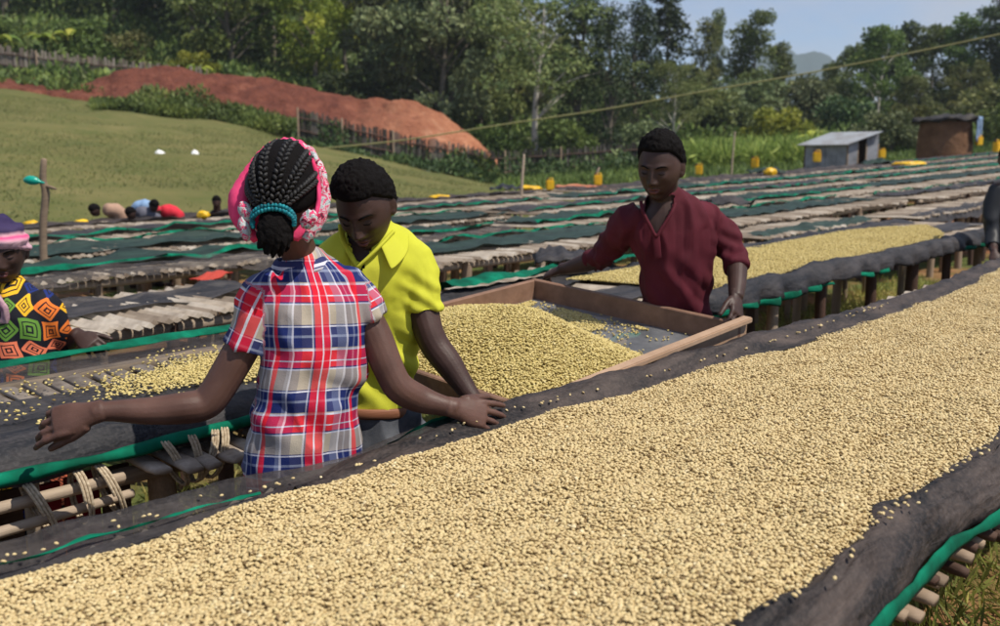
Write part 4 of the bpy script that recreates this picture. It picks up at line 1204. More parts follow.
def cloth(name, px, py, Y, w, h, mat, label, cat, seed):
    c = at(px, py, Y); V = []; n = 16
    for i in range(n + 1):
        for j in range(7):
            u, v = i / n - .5, j / 6 - .5
            q = noise.fractal(Vector((u * 5, v * 3, seed)), .8, 2, 3)
            V.append((c.x + u * w, c.y + v * .5, c.z + h * (.5 * math.cos(u * 2.8) * math.cos(v * 2.8)) + q * h * .4))
    a = np.arange(n)[:, None] * 7 + np.arange(6)[None]
    o = aobj(name, V, np.stack([a, a + 7, a + 8, a + 1], -1).reshape(-1, 4), mat, None, None, True)
    md = o.modifiers.new('t', 'SOLIDIFY'); md.thickness = .01
    tag(o, label, cat)
cloth('orange_cloth', 580, 187, 19.8, 1.0, .10, ORG, 'orange cloth spread on a far table below the conifers', 'cloth', 1)
REDP = M('red_cloth', (.42, .05, .03), .7, .3).m
cloth('red_cloth', 212, 276, 6.6, .15, .05, REDP, 'bright red rag on the table behind the plaid shoulder', 'cloth', 2)
BLK = M('black_plastic', (.012, .013, .016), .55, .4).m
cloth('black_tarp', 878, 166, 30, 1.3, .40, NETG, 'bundled dark green netting in front of the tin shed', 'netting', 3)
cloth('black_tarp', 765, 172, 24.4, .9, .22, NETG, 'dark netting bundle under the yellow bundle below the maize', 'netting', 4)
cloth('black_tarp', 722, 204, 12.5, .75, .20, NET, 'heap of black netting just right of the maroon shoulder', 'netting', 5)
cloth('black_tarp', 85, 262, 8.6, .55, .14, NET, 'heap of black netting right of the leaf pole', 'netting', 6)
cloth('black_tarp', 565, 258, 6.2, .40, .12, NET, 'dark folded netting above the back corner of the sieve', 'netting', 7)
cloth('black_tarp', 505, 189, 17.6, .55, .16, BLK, 'small dark heap at the foot of the meadow', 'netting', 8)

# leaf pole
x, y, z = ground_at(44, 7.4); base = at(46, 300, 7.4); top = at(44, 160, 7.4)
t = thing('stick_pole', 'thin crooked wooden pole with a turquoise bottle tied to it, right of the patterned dress', 'pole', (base.x, base.y, g(base.x, base.y)))
bm = bmesh.new(); loft(bm, [Vector((base.x, base.y, g(base.x, base.y) - .2)), base, at(43, 230, 7.4), at(46, 195, 7.4), at(43, 180, 7.4), top], [.036, .032, .028, .03, .026, .022], None, 9, 3); bobj('pole_shaft', bm, W_POST, t)
bm = bmesh.new(); loft(bm, [at(44, 186, 7.4), at(50, 187, 7.38), at(56, 189, 7.36)], [.016, .013, .008], None, 7, 2); bobj('twig', bm, W_POST, t)
TQ = M('turquoise_plastic', (.0, .30, .22), .3, .5).m
bm = bmesh.new(); loft(bm, [at(25, 180.5, 7.3), at(29, 180, 7.3), at(36, 181, 7.3), at(40, 182, 7.3), at(44, 183, 7.3)], [.018, .034, .030, .012, .008], None, 10, 2)
tag(bobj('bottle', bm, TQ), 'small turquoise bottle tied to the crooked pole at the left', 'bottle')
# two white scraps on the meadow
WH = M('white_paper', (.8, .8, .78), .7, .2).m
for q, (px, py, Y, w) in enumerate(((160, 155, 38, .36), (195, 155, 38, .28))):
    xx = (px - 500) / F * Y
    # settle on the slope along the line of sight
    best = min((abs(at(px, py, yy_).z - g(at(px, py, yy_).x, yy_)), yy_) for yy_ in np.linspace(14, 60, 400))[1]
    c = at(px, py, best); s_ = best / 38
    bm = bmesh.new(); bmesh.ops.create_uvsphere(bm, u_segments=12, v_segments=8, radius=1)
    for v in bm.verts:
        n_ = noise.noise(v.co * 2 + Vector((q * 5, 0, 0))); v.co = c + Vector((v.co.x * w * s_ * .5 * (1 + .5 * n_), v.co.y * .15, abs(v.co.z) * .15 * s_ * (1 + n_)))
    tag(bobj('paper_scrap', bm, WH), ['left of two white scraps lying on the green meadow', 'right of two white scraps lying on the green meadow'][q], 'scrap')

# tin shed
TIN = M('corrugated_iron', (.42, .44, .44), .45, .5, .3)
w_ = TIN.n('ShaderNodeTexWave'); w_.inputs['Scale'].default_value = 3; TIN.l(TIN.coord('Object', (1, 1, 1)), w_.inputs[0])
TIN.color(TIN.mix(TIN.ramp(TIN.noise(2.2, 5), [(.45, (0, 0, 0)), (.75, (.7, .7, .7))]), (.40, .42, .43), (.24, .20, .17))); TIN = TIN.m
GWALL = M('grey_sheet', (.2, .2, .21), .7, .3); GWALL.color(GWALL.ramp(GWALL.noise(2.5, 5), [(.35, (.15, .155, .17)), (.7, (.30, .31, .34))])); GWALL = GWALL.m
Y0 = 36.0
c = at(852, 164, Y0); zb = g(c.x, c.y)
shed = thing('tin_shed', 'small shed of grey sheets with a sloping corrugated iron roof and dark doorway', 'shed', (c.x, c.y, zb), None)
ex = Vector((.97, .24, 0)); ey = Vector((-.24, .97, 0))     # front runs to the right, side runs back
fl = at(846, 150, Y0 - .9); fl.z = zb
Wd, Dp = 1.18, 1.5
lx = Vector((-.78, .62, 0))                                 # left side wall direction
A0 = at(847, 164, 34.6); A0.z = g(A0.x, A0.y)
B0 = A0 + Vector((1.12, .18, 0)); D0 = A0 + Vector((-1.18, 1.15, 0)); C0 = D0 + (B0 - A0)
def panel(nm, a, b, z0, z1a, z1b, mat, thick=.03, offn=0.0):
    bm = bmesh.new(); d = (b - a).normalized(); n_ = Vector((d.y, -d.x, 0)) * thick; o_ = Vector((d.y, -d.x, 0)) * offn
    q = [a + Vector((0, 0, z0)), b + Vector((0, 0, z0)), b + Vector((0, 0, z1b)), a + Vector((0, 0, z1a))]
    v1 = [bm.verts.new(p + o_) for p in q]; v2 = [bm.verts.new(p + o_ + n_) for p in q]
    bm.faces.new(v1); bm.faces.new(v2[::-1])
    for i in range(4): bm.faces.new((v1[i], v1[(i + 1) % 4], v2[(i + 1) % 4], v2[i]))
    bmesh.ops.recalc_face_normals(bm, faces=bm.faces); bobj(nm, bm, mat, shed, smooth=False)
hA = at(844, 144, 34.6).z - A0.z; hB = at(879, 132.5, 34.8).z - A0.z; hf = hA; hl = hA
d_ = B0 - A0
for q, (f0, f1) in enumerate(((0, .33), (.62, 1.0))): panel('wall_sheet', A0 + d_ * f0, A0 + d_ * f1, 0, hA + (hB - hA) * f0, hA + (hB - hA) * f1, GWALL)
dl = D0 - A0
for q in range(4): panel('side_sheet', A0 + dl * (q / 4 + .004), A0 + dl * ((q + 1) / 4 - .004), 0, hf - (hf - hl) * q / 4, hf - (hf - hl) * (q + 1) / 4, GWALL, .025, .012 * (q % 2))
panel('back_wall', D0, C0, 0, hA, hB, W_DARK); panel('back_wall', B0, C0, 0, hB, hB, W_DARK)
for q in (A0, A0 + d_ * .33, A0 + d_ * .62, B0): 
    bm = bmesh.new(); loft(bm, [q + Vector((0, 0, -.1)), q + Vector((0, 0, hf))], [.04, .035], None, 7, 1); bobj('post', bm, W_POST, shed)
# corrugated roof: high edge over the front right, low edge at the left
V = []; n = 44; m_n = 6
r0 = A0 + Vector((-.10, -.22, 0)); ru = (B0 - A0) * 1.16; rv = dl * 1.16
for i in range(n + 1):
    for j in range(m_n + 1):
        u, v = i / n, j / m_n; q = r0 + ru * u + rv * v
        V.append((q.x, q.y, A0.z + hA - .02 + (hB - hA) * 1.15 * u + .018 * math.sin(i * math.pi / 1.0 * .5 * 2)))
a = np.arange(n)[:, None] * (m_n + 1) + np.arange(m_n)[None]
o = aobj('roof', V, np.stack([a, a + m_n + 1, a + m_n + 2, a + 1], -1).reshape(-1, 4), TIN, shed, None, False)
o.modifiers.new('t', 'SOLIDIFY').thickness = .02

# mud hut
MUD = M('mud_wall', (.25, .15, .09), .95, .1); MUD.color(MUD.ramp(MUD.noise(2.6, 6), [(.3, (.11, .058, .032)), (.7, (.20, .11, .062))])); MUD.bump(MUD.noise(7, 5), .8, .05); MUD = MUD.m
THATCH = M('thatch_and_plastic', (.05, .05, .055), .8, .3); THATCH.color(THATCH.ramp(THATCH.noise(4, 6), [(.35, (.012, .012, .015)), (.6, (.04, .036, .034)), (.8, (.11, .095, .08))])); THATCH = THATCH.m
hc = at(944, 150, 38.6); hc.z = g(hc.x, hc.y)
hut = thing('mud_hut', 'round brown mud hut under a low ragged dark roof', 'hut', hc)
bm = bmesh.new(); loft(bm, [hc + Vector((0, 0, -.2)), hc + Vector((0, 0, 1)), hc + Vector((0, 0, 2.22))], [.98, 1.0, .96], None, 26, 5, False)
for v in bm.verts: v.co += Vector((v.co.x - hc.x, v.co.y - hc.y, 0)) * .05 * noise.noise(v.co * 1.6)
bobj('wall', bm, MUD, hut)
bm = bmesh.new(); bmesh.ops.create_uvsphere(bm, u_segments=40, v_segments=16, radius=1)
for v in bm.verts:
    n_ = noise.fractal(v.co * 2.2, .8, 2, 3)
    v.co = hc + Vector((v.co.x * 1.24 * (1 + .12 * n_), v.co.y * 1.2 * (1 + .12 * n_), 2.22 + (v.co.z * .22 if v.co.z > 0 else v.co.z * .10) + .10 * n_ + v.co.x * .04))
bobj('roof', bm, THATCH, hut)
TARP = M('blue_tarp', (.10, .17, .30), .5, .4); TARP.color(TARP.ramp(TARP.noise(5, 3), [(.35, (.06, .11, .21)), (.7, (.20, .29, .42))])); TARP = TARP.m
V = []
for i in range(9):
    for j in range(9):
        u, v = i / 8 - .5, j / 8; n_ = noise.noise(Vector((u * 5, v * 4, 2)))
        V.append((hc.x + 1.02 + u * .55 + .06 * n_, hc.y - .62 + .15 * n_ + u * .7, hc.z + 2.36 - v * 1.05 * (1 - .25 * abs(u)) ))
a = np.arange(8)[:, None] * 9 + np.arange(8)[None]
o = aobj('blue_tarp', V, np.stack([a, a + 9, a + 10, a + 1], -1).reshape(-1, 4), TARP, None, None, True); o.modifiers.new('t', 'SOLIDIFY').thickness = .015
tag(o, 'faded blue plastic sheet hanging from the right side of the mud hut roof', 'tarpaulin')

# line across the picture and its posts
lp = [at(318, 149, 53), at(400, 140.5, 47), at(500, 125, 40), at(600, 110, 34.5), at(700, 92, 30), at(800, 74.5, 26), at(900, 55, 22.5), at(1000, 34, 19.5), at(1100, 10, 17)]
m_ = M('yellow_line', (.42, .38, .16), .7, .3)
wl = thing('overhead_line', 'thin yellowish line stretched high across the field from the dark fence to the right', 'cable', lp[0])
bm = bmesh.new(); loft(bm, lp, [.028 * (q.y / 40) for q in lp], None, 6, 5); bobj('line', bm, m_.m, wl)
e = lp[-1]; bm = bmesh.new(); loft(bm, [(e.x, e.y, g(e.x, e.y) - .3), (e.x, e.y, e.z + .15)], [.09, .06], None, 9, 1)
tag(bobj('line_pole', bm, W_POST), 'wooden pole holding the right end of the overhead line', 'pole')
for px, py0, py1, Y, lab in ((521, 199, 155, 17, 'thin bare stick standing at the foot of the dark fence'), (596, 181, 168, 20.5, 'short leaning stick among the far tables by the yellow jerrycan'), (732, 164, 132, 30, 'thin grey post in front of the maize')):
    a_ = at(px, py0, Y); b_ = at(px + 3, py1, Y); bm = bmesh.new(); loft(bm, [Vector((a_.x, a_.y, g(a_.x, a_.y) - .2)), a_, b_], [.03, .03, .022], None, 7, 2)
    tag(bobj('stick', bm, W_POLE), lab, 'stick')
scatter('grass', lambda r, n: (lambda s, p: (s * U[0] + p * N[0], s * U[1] + p * N[1], None))(r.uniform(1.6, 6.5, n), r.uniform(-.1, 1.7, n)), 12000, .13, LF_GRASS, 'short green grass in the shade under the nearest table', lambda x, y, r: .03 * r.random(len(x)), .08, 33)
# grass tufts between the near tables
def tuft_pts(rng, n):
    s = rng.uniform(-.5, 8, n); p = rng.uniform(1.95, 2.6, n); k = rng.random(n) < .25
    s2 = rng.uniform(1.2, 3.2, n); p2 = rng.uniform(-.4, .62, n)
    s = np.where(k, s2, s); p = np.where(k, p2, p)
    return s * U[0] + p * N[0], s * U[1] + p * N[1], None
scatter('grass', tuft_pts, 15000, .11, LF_GRASS, 'tufts of green and dry grass on the soil between the first two tables', lambda x, y, r: .02 + .02 * r.random(len(x)), .07, 31)
scatter('grass', lambda r, n: (lambda s, p: (s * U[0] + p * N[0], s * U[1] + p * N[1], None))(r.uniform(.2, 12, n), r.uniform(3.8, 4.4, n)), 6000, .13, LF_GRASS, 'grass growing between the second and third table rows', lambda x, y, r: .03 + 0 * x, .07, 32)
# ------------------------------------------------------------------ people
def skin_mat(name, a, b, rough=.48):
    m = M(name, a, rough, .30)
    n1 = m.noise(11, 5); n2 = m.noise(220, 3)
    m.color(m.ramp(n1, [(.3, a), (.75, b)])); m.bump(m.math('ADD', m.math('MULTIPLY', n2, .6), n1), .22, .004)
    m.b.inputs['Subsurface Weight'].default_value = .08; m.b.inputs['Subsurface Radius'].default_value = (.012, .005, .003); m.b.inputs['Subsurface Scale'].default_value = .5
    return m.m
SKIN = skin_mat('skin_brown', (.075, .036, .026), (.125, .064, .048), .50)
SKIN2 = skin_mat('skin_deep', (.034, .017, .013), (.066, .035, .028), .50)
HAIR = M('black_hair', (.005, .004, .004), .85, .12); HAIR.bump(HAIR.noise(300, 4), .8, .004); HAIR = HAIR.m

def gs(x, s): return np.exp(-(x / s) ** 2)
def head_local(n=5, face=True):
    bm = bmesh.new(); bmesh.ops.create_icosphere(bm, subdivisions=n, radius=1)
    d = np.array([v.co[:] for v in bm.verts]); fc = [[v.index for v in f.verts] for f in bm.faces]; bm.free()
    x, y, z = d.T
    X, Y, Z = .075 * x, .095 * y, .118 * z
    t = np.clip(-z, 0, 1)
    X = X * (1 - .30 * t ** 1.6)
    low = np.clip((-z - .2) / .6, 0, 1); low = low * low * (3 - 2 * low)
    Y = np.where(y > 0, Y * (1 - .55 * low), Y * (1 - .10 * t))
    Y = np.where((y > 0) & (z > -.1), Y * 1.04, Y)
    Y -= .006 * low * (y < 0)
    if face:
        f = np.clip(-y * 2.2 - .1, 0, 1)
        a = np.abs(X); dd = np.zeros_like(X)
        ramp = np.interp(Z, [-.040, -.030, -.022, .0, .022, .034], [0, .019, .021, .012, .004, 0])
        dd += ramp * gs(X, .0095 + .004 * np.clip((.0 - Z) / .03, 0, 1))
        dd += .010 * gs(a - .0135, .0075) * gs(Z + .028, .0075)
        dd -= .011 * gs(a - .031, .015) * gs(Z - .013, .011)
        dd += .0075 * gs(a - .031, .0115) * gs(Z - .010, .0065)
        dd -= .0022 * gs(a - .031, .013) * gs(Z - .0055, .0016)
        dd += .006 * gs(a - .027, .022) * gs(Z - .030, .0075)
        dd += .005 * gs(a - .044, .014) * gs(Z + .014, .016)
        dd += .009 * gs(X, .021) * gs(Z + .049, .0058)
        dd += .010 * gs(X, .019) * gs(Z + .063, .0068)
        dd -= .006 * gs(X, .024) * gs(Z + .0565, .0020)
        dd -= .004 * gs(X, .03) * gs(Z + .076, .006)
        dd += .008 * gs(X, .019) * gs(Z + .094, .014)
        Y = Y - dd * 1.25 * f
    return d, np.stack([X, Y, Z], 1), fc
HL = {}
def headv(n, face):
    if (n, face) not in HL: HL[(n, face)] = head_local(n, face)
    return HL[(n, face)]
def frame(yaw, pitch, roll=0):
    return Matrix.Rotation(R(yaw), 3, 'Z') @ Matrix.Rotation(R(pitch), 3, 'X') @ Matrix.Rotation(R(roll), 3, 'Y')
def add_head(bm, c, Rm, k=1.0, n=5):
    d, P, fc = headv(n, True)
    W = (np.array(Rm) @ (P.T * k)).T + np.array(c)
    vs = [bm.verts.new(w) for w in W]
    for f in fc: bm.faces.new([vs[i] for i in f])
    for s in (-1, 1):
        e = Matrix.Rotation(s * R(-22), 3, 'Z')
        ball(bm, Vector(c) + Rm @ Vector((s * .077, .014, -.004)) * k, (.0075 * k, .018 * k, .031 * k), Rm @ e, 12)
        ball(bm, Vector(c) + Rm @ Vector((s * .074, .006, -.020)) * k, (.009 * k, .010 * k, .014 * k), Rm @ e, 10)
def hair_cap(name, parent, c, Rm, k, thick, rough, mat, front=.052, seed=1, n=6, bottom=-.062, back=.02):
    d, P, fc = headv(n, False)
    x, y, z = P.T
    # hairline height as a function of how far back one is
    line = np.interp(y, [-.09, -.045, -.022, .002, .014, .022, .05, .09], [front, front - .008, front - .03, .022, .0, -.022, -.045, bottom])
    mk = np.clip((z - line) / .010, 0, 1)
    nn = vnoise(d * 1.0, 9, 2, seed) * rough + vnoise(d * 1.0, 26, 1, seed + 3) * rough * .9 + vnoise(d, 60, 1, seed + 5) * rough * .5
    top = np.clip(z / .11, 0, 1)
    m2 = np.clip((z - line) / .045, 0, 1) ** .6
    th = (-.010 * (1 - mk) + mk * (.0035 + m2 * (thick * (.65 + .5 * top) + nn)))
    nrm = P / np.array([.075, .095, .118]) ** 2; nrm /= np.linalg.norm(nrm, axis=1)[:, None]
    W = (np.array(Rm) @ ((P + nrm * th[:, None]).T * k)).T + np.array(c)
    return aobj(name, W, np.array(fc), mat, parent, None, True)
LIPM = skin_mat('lip_skin', (.10, .032, .032), (.14, .05, .048), .35)
def face_parts(parent, c, Rm, k):
    d_, P, _ = headv(5, True); fr_ = P[P[:, 1] < 0]
    def S(x, z, o=.0015):
        i = np.argmin((fr_[:, 0] - x) ** 2 + (fr_[:, 2] - z) ** 2); return Vector(c) + Rm @ Vector((x, fr_[i, 1] - o, z)) * k
    for s in (-1, 1):
        bm = bmesh.new(); loft(bm, [S(s * .014, .026), S(s * .026, .032), S(s * .040, .031), S(s * .049, .025)], [(.0022 * k, .003 * k), (.0024 * k, .0038 * k), (.0022 * k, .003 * k), (.001, .001)], None, 8, 3); bobj('eyebrow', bm, HAIR, parent)
        bm = bmesh.new(); loft(bm, [S(s * .019, .0065, .001), S(s * .025, .0045, .002), S(s * .034, .004, .002), S(s * .043, .0070, .001)], [.0007 * k, .0015 * k, .0016 * k, .0007 * k], None, 6, 3); bobj('eyelash', bm, HAIR, parent)
    for z0, h_, w_ in ((-.0505, .0042, .023), (-.0615, .0052, .020)):
        bm = bmesh.new(); loft(bm, [S(-w_, -.0555, -.001), S(-w_ * .5, z0, -.0012), S(0, z0 - .0006, -.0012), S(w_ * .5, z0, -.0012), S(w_, -.0555, -.001)], [(.001, .001), (.003 * k, h_ * k), (.003 * k, h_ * k), (.003 * k, h_ * k), (.001, .001)], Rm @ Vector((0, 1, 0)), 10, 4); bobj('lip', bm, LIPM, parent)
def hand(bm, w, tip, back, k=1.0, curl=(.25, .25, .3, .35), thumb=1, spread=.10, tcurl=.35, tout=.9):
    """hand from wrist w pointing to tip; back = direction the back of the hand faces"""
    w = Vector(w); d = (Vector(tip) - w).normalized(); bk = (Vector(back) - d * d.dot(Vector(back))).normalized()
    sd = d.cross(bk).normalized() * thumb          # towards the thumb
    pl = .088 * k
    loft(bm, [w - d * .02 * k, w + d * .012 * k, w + d * .045 * k, w + d * pl * .92], [(.026 * k, .019 * k), (.029 * k, .018 * k), (.039 * k, .0165 * k), (.040 * k, .0125 * k)], sd, 16, 2)
    ball(bm, w + d * .035 * k + sd * .022 * k - bk * .006 * k, (.016 * k, .016 * k, .022 * k))
    L4 = (.074, .082, .076, .060); O4 = (.0300, .0102, -.0102, -.0295); R4 = (.0088, .0090, .0086, .0076)
    for i in range(4):
        o = w + d * (pl * (.86 if i < 3 else .80)) + sd * (O4[i] * k) + bk * .002 * k
        dr = (d + sd * spread * (1.5 - i) * .66).normalized(); ax = dr.cross(bk).normalized()
        P = [o - dr * .02 * k, o]; Rr = [R4[i] * 1.05 * k, R4[i] * 1.10 * k]
        c = curl[i]; ang = 0; cur = o
        for q, fr in enumerate((.46, .30, .24)):
            ang += c * (.75, 1.25, .9)[q]
            v = dr * math.cos(ang) - bk * math.sin(ang)
            m_ = cur + v * (L4[i] * k * fr * .5); cur = cur + v * (L4[i] * k * fr)
            P += [m_, cur]; Rr += [R4[i] * k * (.94 - .08 * q), R4[i] * k * ((1.0, .92, .74)[q])]
        loft(bm, P, Rr, ax, 10, 2)
    o = w + d * .022 * k + sd * .024 * k - bk * .004 * k
    td = (d * math.cos(tout) + sd * math.sin(tout) - bk * .25).normalized(); ta = (td * math.cos(tcurl) + d * math.sin(tcurl) - bk * .2 * tcurl).normalized(); tb = (ta * .8 + d * .5 * tcurl - bk * .35 * tcurl).normalized()
    p1 = o + td * .036 * k; p2 = p1 + ta * .032 * k; p3 = p2 + tb * .026 * k
    loft(bm, [o, p1, (p1 + p2) / 2, p2, p3], [.0145 * k, .0118 * k, .0100 * k, .0102 * k, .0078 * k], None, 10, 2)

def legs(bm, pel, sv, k, rad=.075, foot=True, ang=0, spread=.095, ankle=.05):
    pel = Vector(pel); fw = Vector((0, 0, 1)).cross(Vector(sv)).normalized()
    for s in (-1, 1):
        h = pel + Vector(sv) * (s * spread)
        f = h + Vector(sv) * (s * .02); z = g(f.x, f.y)
        loft(bm, [h + Vector((0, 0, .02)), Vector((h.x, h.y, z + (h.z - z) * .55)), Vector((f.x, f.y, z + .10))], [rad, rad * .74, ankle], sv, 14, 3)
FOLD = {}
def cloth_fold(me, amp, freq, seed, stretch=(1, 1, .45)):
    co, nr = mesh_co(me)
    n1 = vnoise(co * np.array(stretch), freq, 2, seed); n2 = vnoise(co * np.array((1, 1, .8)), freq * 2.6, 1, seed + 4)
    r = 1 - np.abs(n1) * 2.2
    set_co(me, co + nr * np.maximum((r - .35) * amp + n2 * amp * .45, -.004)[:, None])
def garment(name, parent, rings, sleeves, mat, voxel=.0065, amp=.006, freq=9, seed=1, sv=None, smooth=4, extra=None, cut=None, uvmap=None, post=None, n=30):
    bm = bmesh.new()
    P = [at(*r[:3]) for r in rings]; Rr = [(r[3], r[4]) for r in rings]
    loft(bm, P, Rr, sv, n, 4, True, 2.3)
    for S in sleeves:
        loft(bm, [Vector(q[0]) for q in S], [q[1] for q in S], None, 20, 4, False)
    if extra: extra(bm)
    me = fuse(bm, voxel, smooth)
    if amp: cloth_fold(me, amp, freq, seed)
    if post: post(me)
    if cut is not None:
        co, _ = mesh_co(me); kill = cut(co)
        b2 = bmesh.new(); b2.from_mesh(me); b2.verts.ensure_lookup_table()
        bmesh.ops.delete(b2, geom=[b2.verts[i] for i in np.nonzero(kill)[0]], context='VERTS'); b2.to_mesh(me); b2.free(); me.shade_smooth()
    if uvmap is not None:
        co, _ = mesh_co(me); u, v = uvmap(co)
        for nm, a in (('pu', u), ('pv', v)):
            at_ = me.attributes.new(nm, 'FLOAT', 'POINT'); at_.data.foreach_set('value', a.astype(np.float32))
    return mobj(name, me, mat, parent)
def seguv(co, sv, axis_pts, sleeves):
    """u round the body, v along it; sleeves get their own direction"""
    A = np.array([list(p) for p in axis_pts]); sv = np.array(sv) / np.linalg.norm(sv)
    top, bot = A[-1], A[0]; ax = (top - bot) / np.linalg.norm(top - bot); fw = np.cross(ax, sv)
    zz = np.dot(co - bot, ax); cen = np.stack([np.interp(zz, np.dot(A - bot, ax), A[:, i]) for i in range(3)], 1)
    r = co - cen; a = r @ sv; b = r @ fw
    th = np.arctan2(a, np.abs(b) + 1e-6)
    u = .155 * th + np.where(b > 0, 0, .9); v = zz.copy()
    for (p, q) in sleeves:
        p = np.array(p); q = np.array(q); L_ = np.linalg.norm(q - p); d = (q - p) / L_
        t = (co - p) @ d; rad = np.linalg.norm(co - p - t[:, None] * d, axis=1)
        out = (np.abs((co - p) @ sv) > .0) & (t > .02) & (rad < .085) & (np.abs(a) > .135)
        e1 = np.cross(d, [0, 1, 0]); e1 /= np.linalg.norm(e1); rr = co - p - t[:, None] * d
        us = .06 * np.arctan2(rr @ e1, -rr[:, 1]) + 3.01; u = np.where(out, us, u); v = np.where(out, -t + .07, v)
    return u, v

# ---- woman in the plaid shirt --------------------------------------
b = at(304, 480, 2.5)
PW = thing('person', 'person with braided hair and a pink headscarf, in a red and blue plaid shirt, seen from behind with one arm stretched left', 'person', (b.x, b.y, g(b.x, b.y)))
PW['label'] = 'person seen from behind in a plaid shirt and pink headscarf, one arm stretched out'
shL, shR = at(268, 292, 2.47), at(352, 292, 2.56)
svW = (shR - shL).normalized()
ringsW = [(304, 480, 2.50, .158, .125), (303, 445, 2.50, .150, .115), (307, 400, 2.50, .138, .103), (314, 350, 2.51, .142, .098), (313, 312, 2.52, .146, .094), (311, 290, 2.53, .135, .080), (306, 272, 2.545, .088, .064), (303, 262, 2.555, .060, .052)]
HW = frame(172, 10, 3); hcW = at(288, 198, 2.50); KW = 1.04
bm = bmesh.new(); add_head(bm, hcW, HW, KW)
loft(bm, [at(304, 275, 2.55), at(300, 255, 2.545), hcW + HW @ Vector((0, .022, -.05))], [.054, .047, .050], None, 18, 3)
loft(bm, [at(*r[:3]) for r in ringsW], [(r[3] - (.026 if i < 6 else .01), r[4] - (.026 if i < 6 else .01)) for i, r in enumerate(ringsW)], svW, 24, 3, True, 2.3)
armL = [(at(272, 292, 2.475), .036), (at(254, 325, 2.465), .040), (at(241, 350, 2.455), .045), (at(216, 392, 2.43), .043), (at(204, 404, 2.42), .042), (at(184, 408, 2.40), .041), (at(148, 411, 2.38), .035), (at(112, 411, 2.355), .0265), (at(94, 413, 2.34), .024)]
armR = [(at(350, 292, 2.56), .036), (at(366, 316, 2.558), .041), (at(376, 338, 2.55), .045), (at(391, 374, 2.53), .041), (at(401, 389, 2.53), .041), (at(420, 399, 2.55), .038), (at(440, 405, 2.55), .029), (at(455, 408, 2.55), .0255)]
for A in (armL, armR): loft(bm, [a[0] for a in A], [a[1] for a in A], None, 18, 4)
hand(bm, at(93, 413, 2.34), at(28, 431, 2.31), Vector((.10, -.80, .50)), 1.12, (.28, .40, .50, .60), -1, .04, .9, .35)
hand(bm, at(455, 408, 2.55), at(500, 418, 2.60), Vector((.05, -.85, .55)), 1.08, (.16, .20, .26, .32), -1, .16, .3, .5)
legs(bm, at(304, 485, 2.5), svW, 1, .07)
mobj('body', fuse(bm, .0034, 2, .5), SKIN, PW)
# shirt
PL = M('plaid_cotton', (.5, .5, .5), .8, .2)
pu = PL.attr('pu').outputs['Fac']; pv = PL.attr('pv').outputs['Fac']
def fr(x, per, offs): return PL.math('FRACT', PL.math('MULTIPLY', PL.math('ADD', x, offs), 1 / per))
red = (.60, .010, .028); navy = (.010, .020, .11); beige = (.40, .345, .27); whi = (.58, .58, .66); gre = (.19, .22, .33)
row = PL.ramp(fr(pv, .165, 20.018), [(0, beige), (.20, whi), (.225, navy), (.245, red), (.33, whi), (.35, red), (.50, whi), (.53, beige), (.545, navy), (.70, gre), (.74, navy), (.86, whi), (.885, navy), (.90, beige)], 'CONSTANT')
colr = PL.ramp(fr(pu, .30, 30.150), [(0, navy), (.10, gre), (.14, whi), (.16, navy), (.24, beige), (.36, whi), (.38, navy), (.40, red), (.475, red), (.49, whi), (.51, red), (.60, whi), (.62, beige), (.70, gre), (.79, whi), (.81, navy), (.86, gre), (.88, navy), (.93, whi), (.95, red)], 'CONSTANT')
isred = PL.ramp(fr(pu, .30, 30.150), [(0, (.40,) * 3), (.14, (.6,) * 3), (.16, (.35,) * 3), (.24, (.05,) * 3), (.36, (.55,) * 3), (.38, (.6,) * 3), (.40, (.82,) * 3), (.60, (.55,) * 3), (.62, (.05,) * 3), (.70, (.40,) * 3), (.79, (.6,) * 3), (.81, (.45,) * 3), (.93, (.5,) * 3), (.95, (.8,) * 3)], 'CONSTANT')
PL.color(PL.mix(isred, row, colr)); PL.bump(PL.noise(320, 3), .35, .003)
slL = (at(272, 284, 2.48), at(243, 352, 2.455)); slR = (at(350, 284, 2.56), at(371, 322, 2.555))
def plaidpost(me):
    co, nr = mesh_co(me)
    # drag folds running from the shoulder blades to the waist, and the tuck at the waist
    c = np.array(at(307, 400, 2.5)); d = co - c
    f = .005 * np.sin(d[:, 0] * 42 + d[:, 2] * 26 + 2 * np.sin(d[:, 2] * 9)) * gs(d[:, 2] + .04, .13)
    f += .006 * np.sin(d[:, 2] * 62 + d[:, 0] * 22) * gs(d[:, 2] - .02, .07) * np.clip(np.abs(d[:, 0]) / .09, .25, 1)
    f *= np.clip((.20 - np.abs(d[:, 0])) / .05, 0, 1)
    set_co(me, co + nr * np.maximum(f, -.004)[:, None])
garment('shirt', PW, ringsW, [[(at(282, 284, 2.49), (.056, .056)), (at(264, 296, 2.475), (.058, .058)), (at(251, 328, 2.46), (.055, .055)), (at(243, 349, 2.455), (.058, .058))],
                             [(at(338, 284, 2.55), (.055, .055)), (at(355, 294, 2.56), (.056, .056)), (at(366, 312, 2.555), (.052, .052)), (at(370, 320, 2.555), (.052, .052))]],
        PL.m, .0055, .010, 9, 3, svW, 5, None, None, lambda co: seguv(co, svW, [at(*r[:3]) for r in ringsW], [slL, slR]), plaidpost)
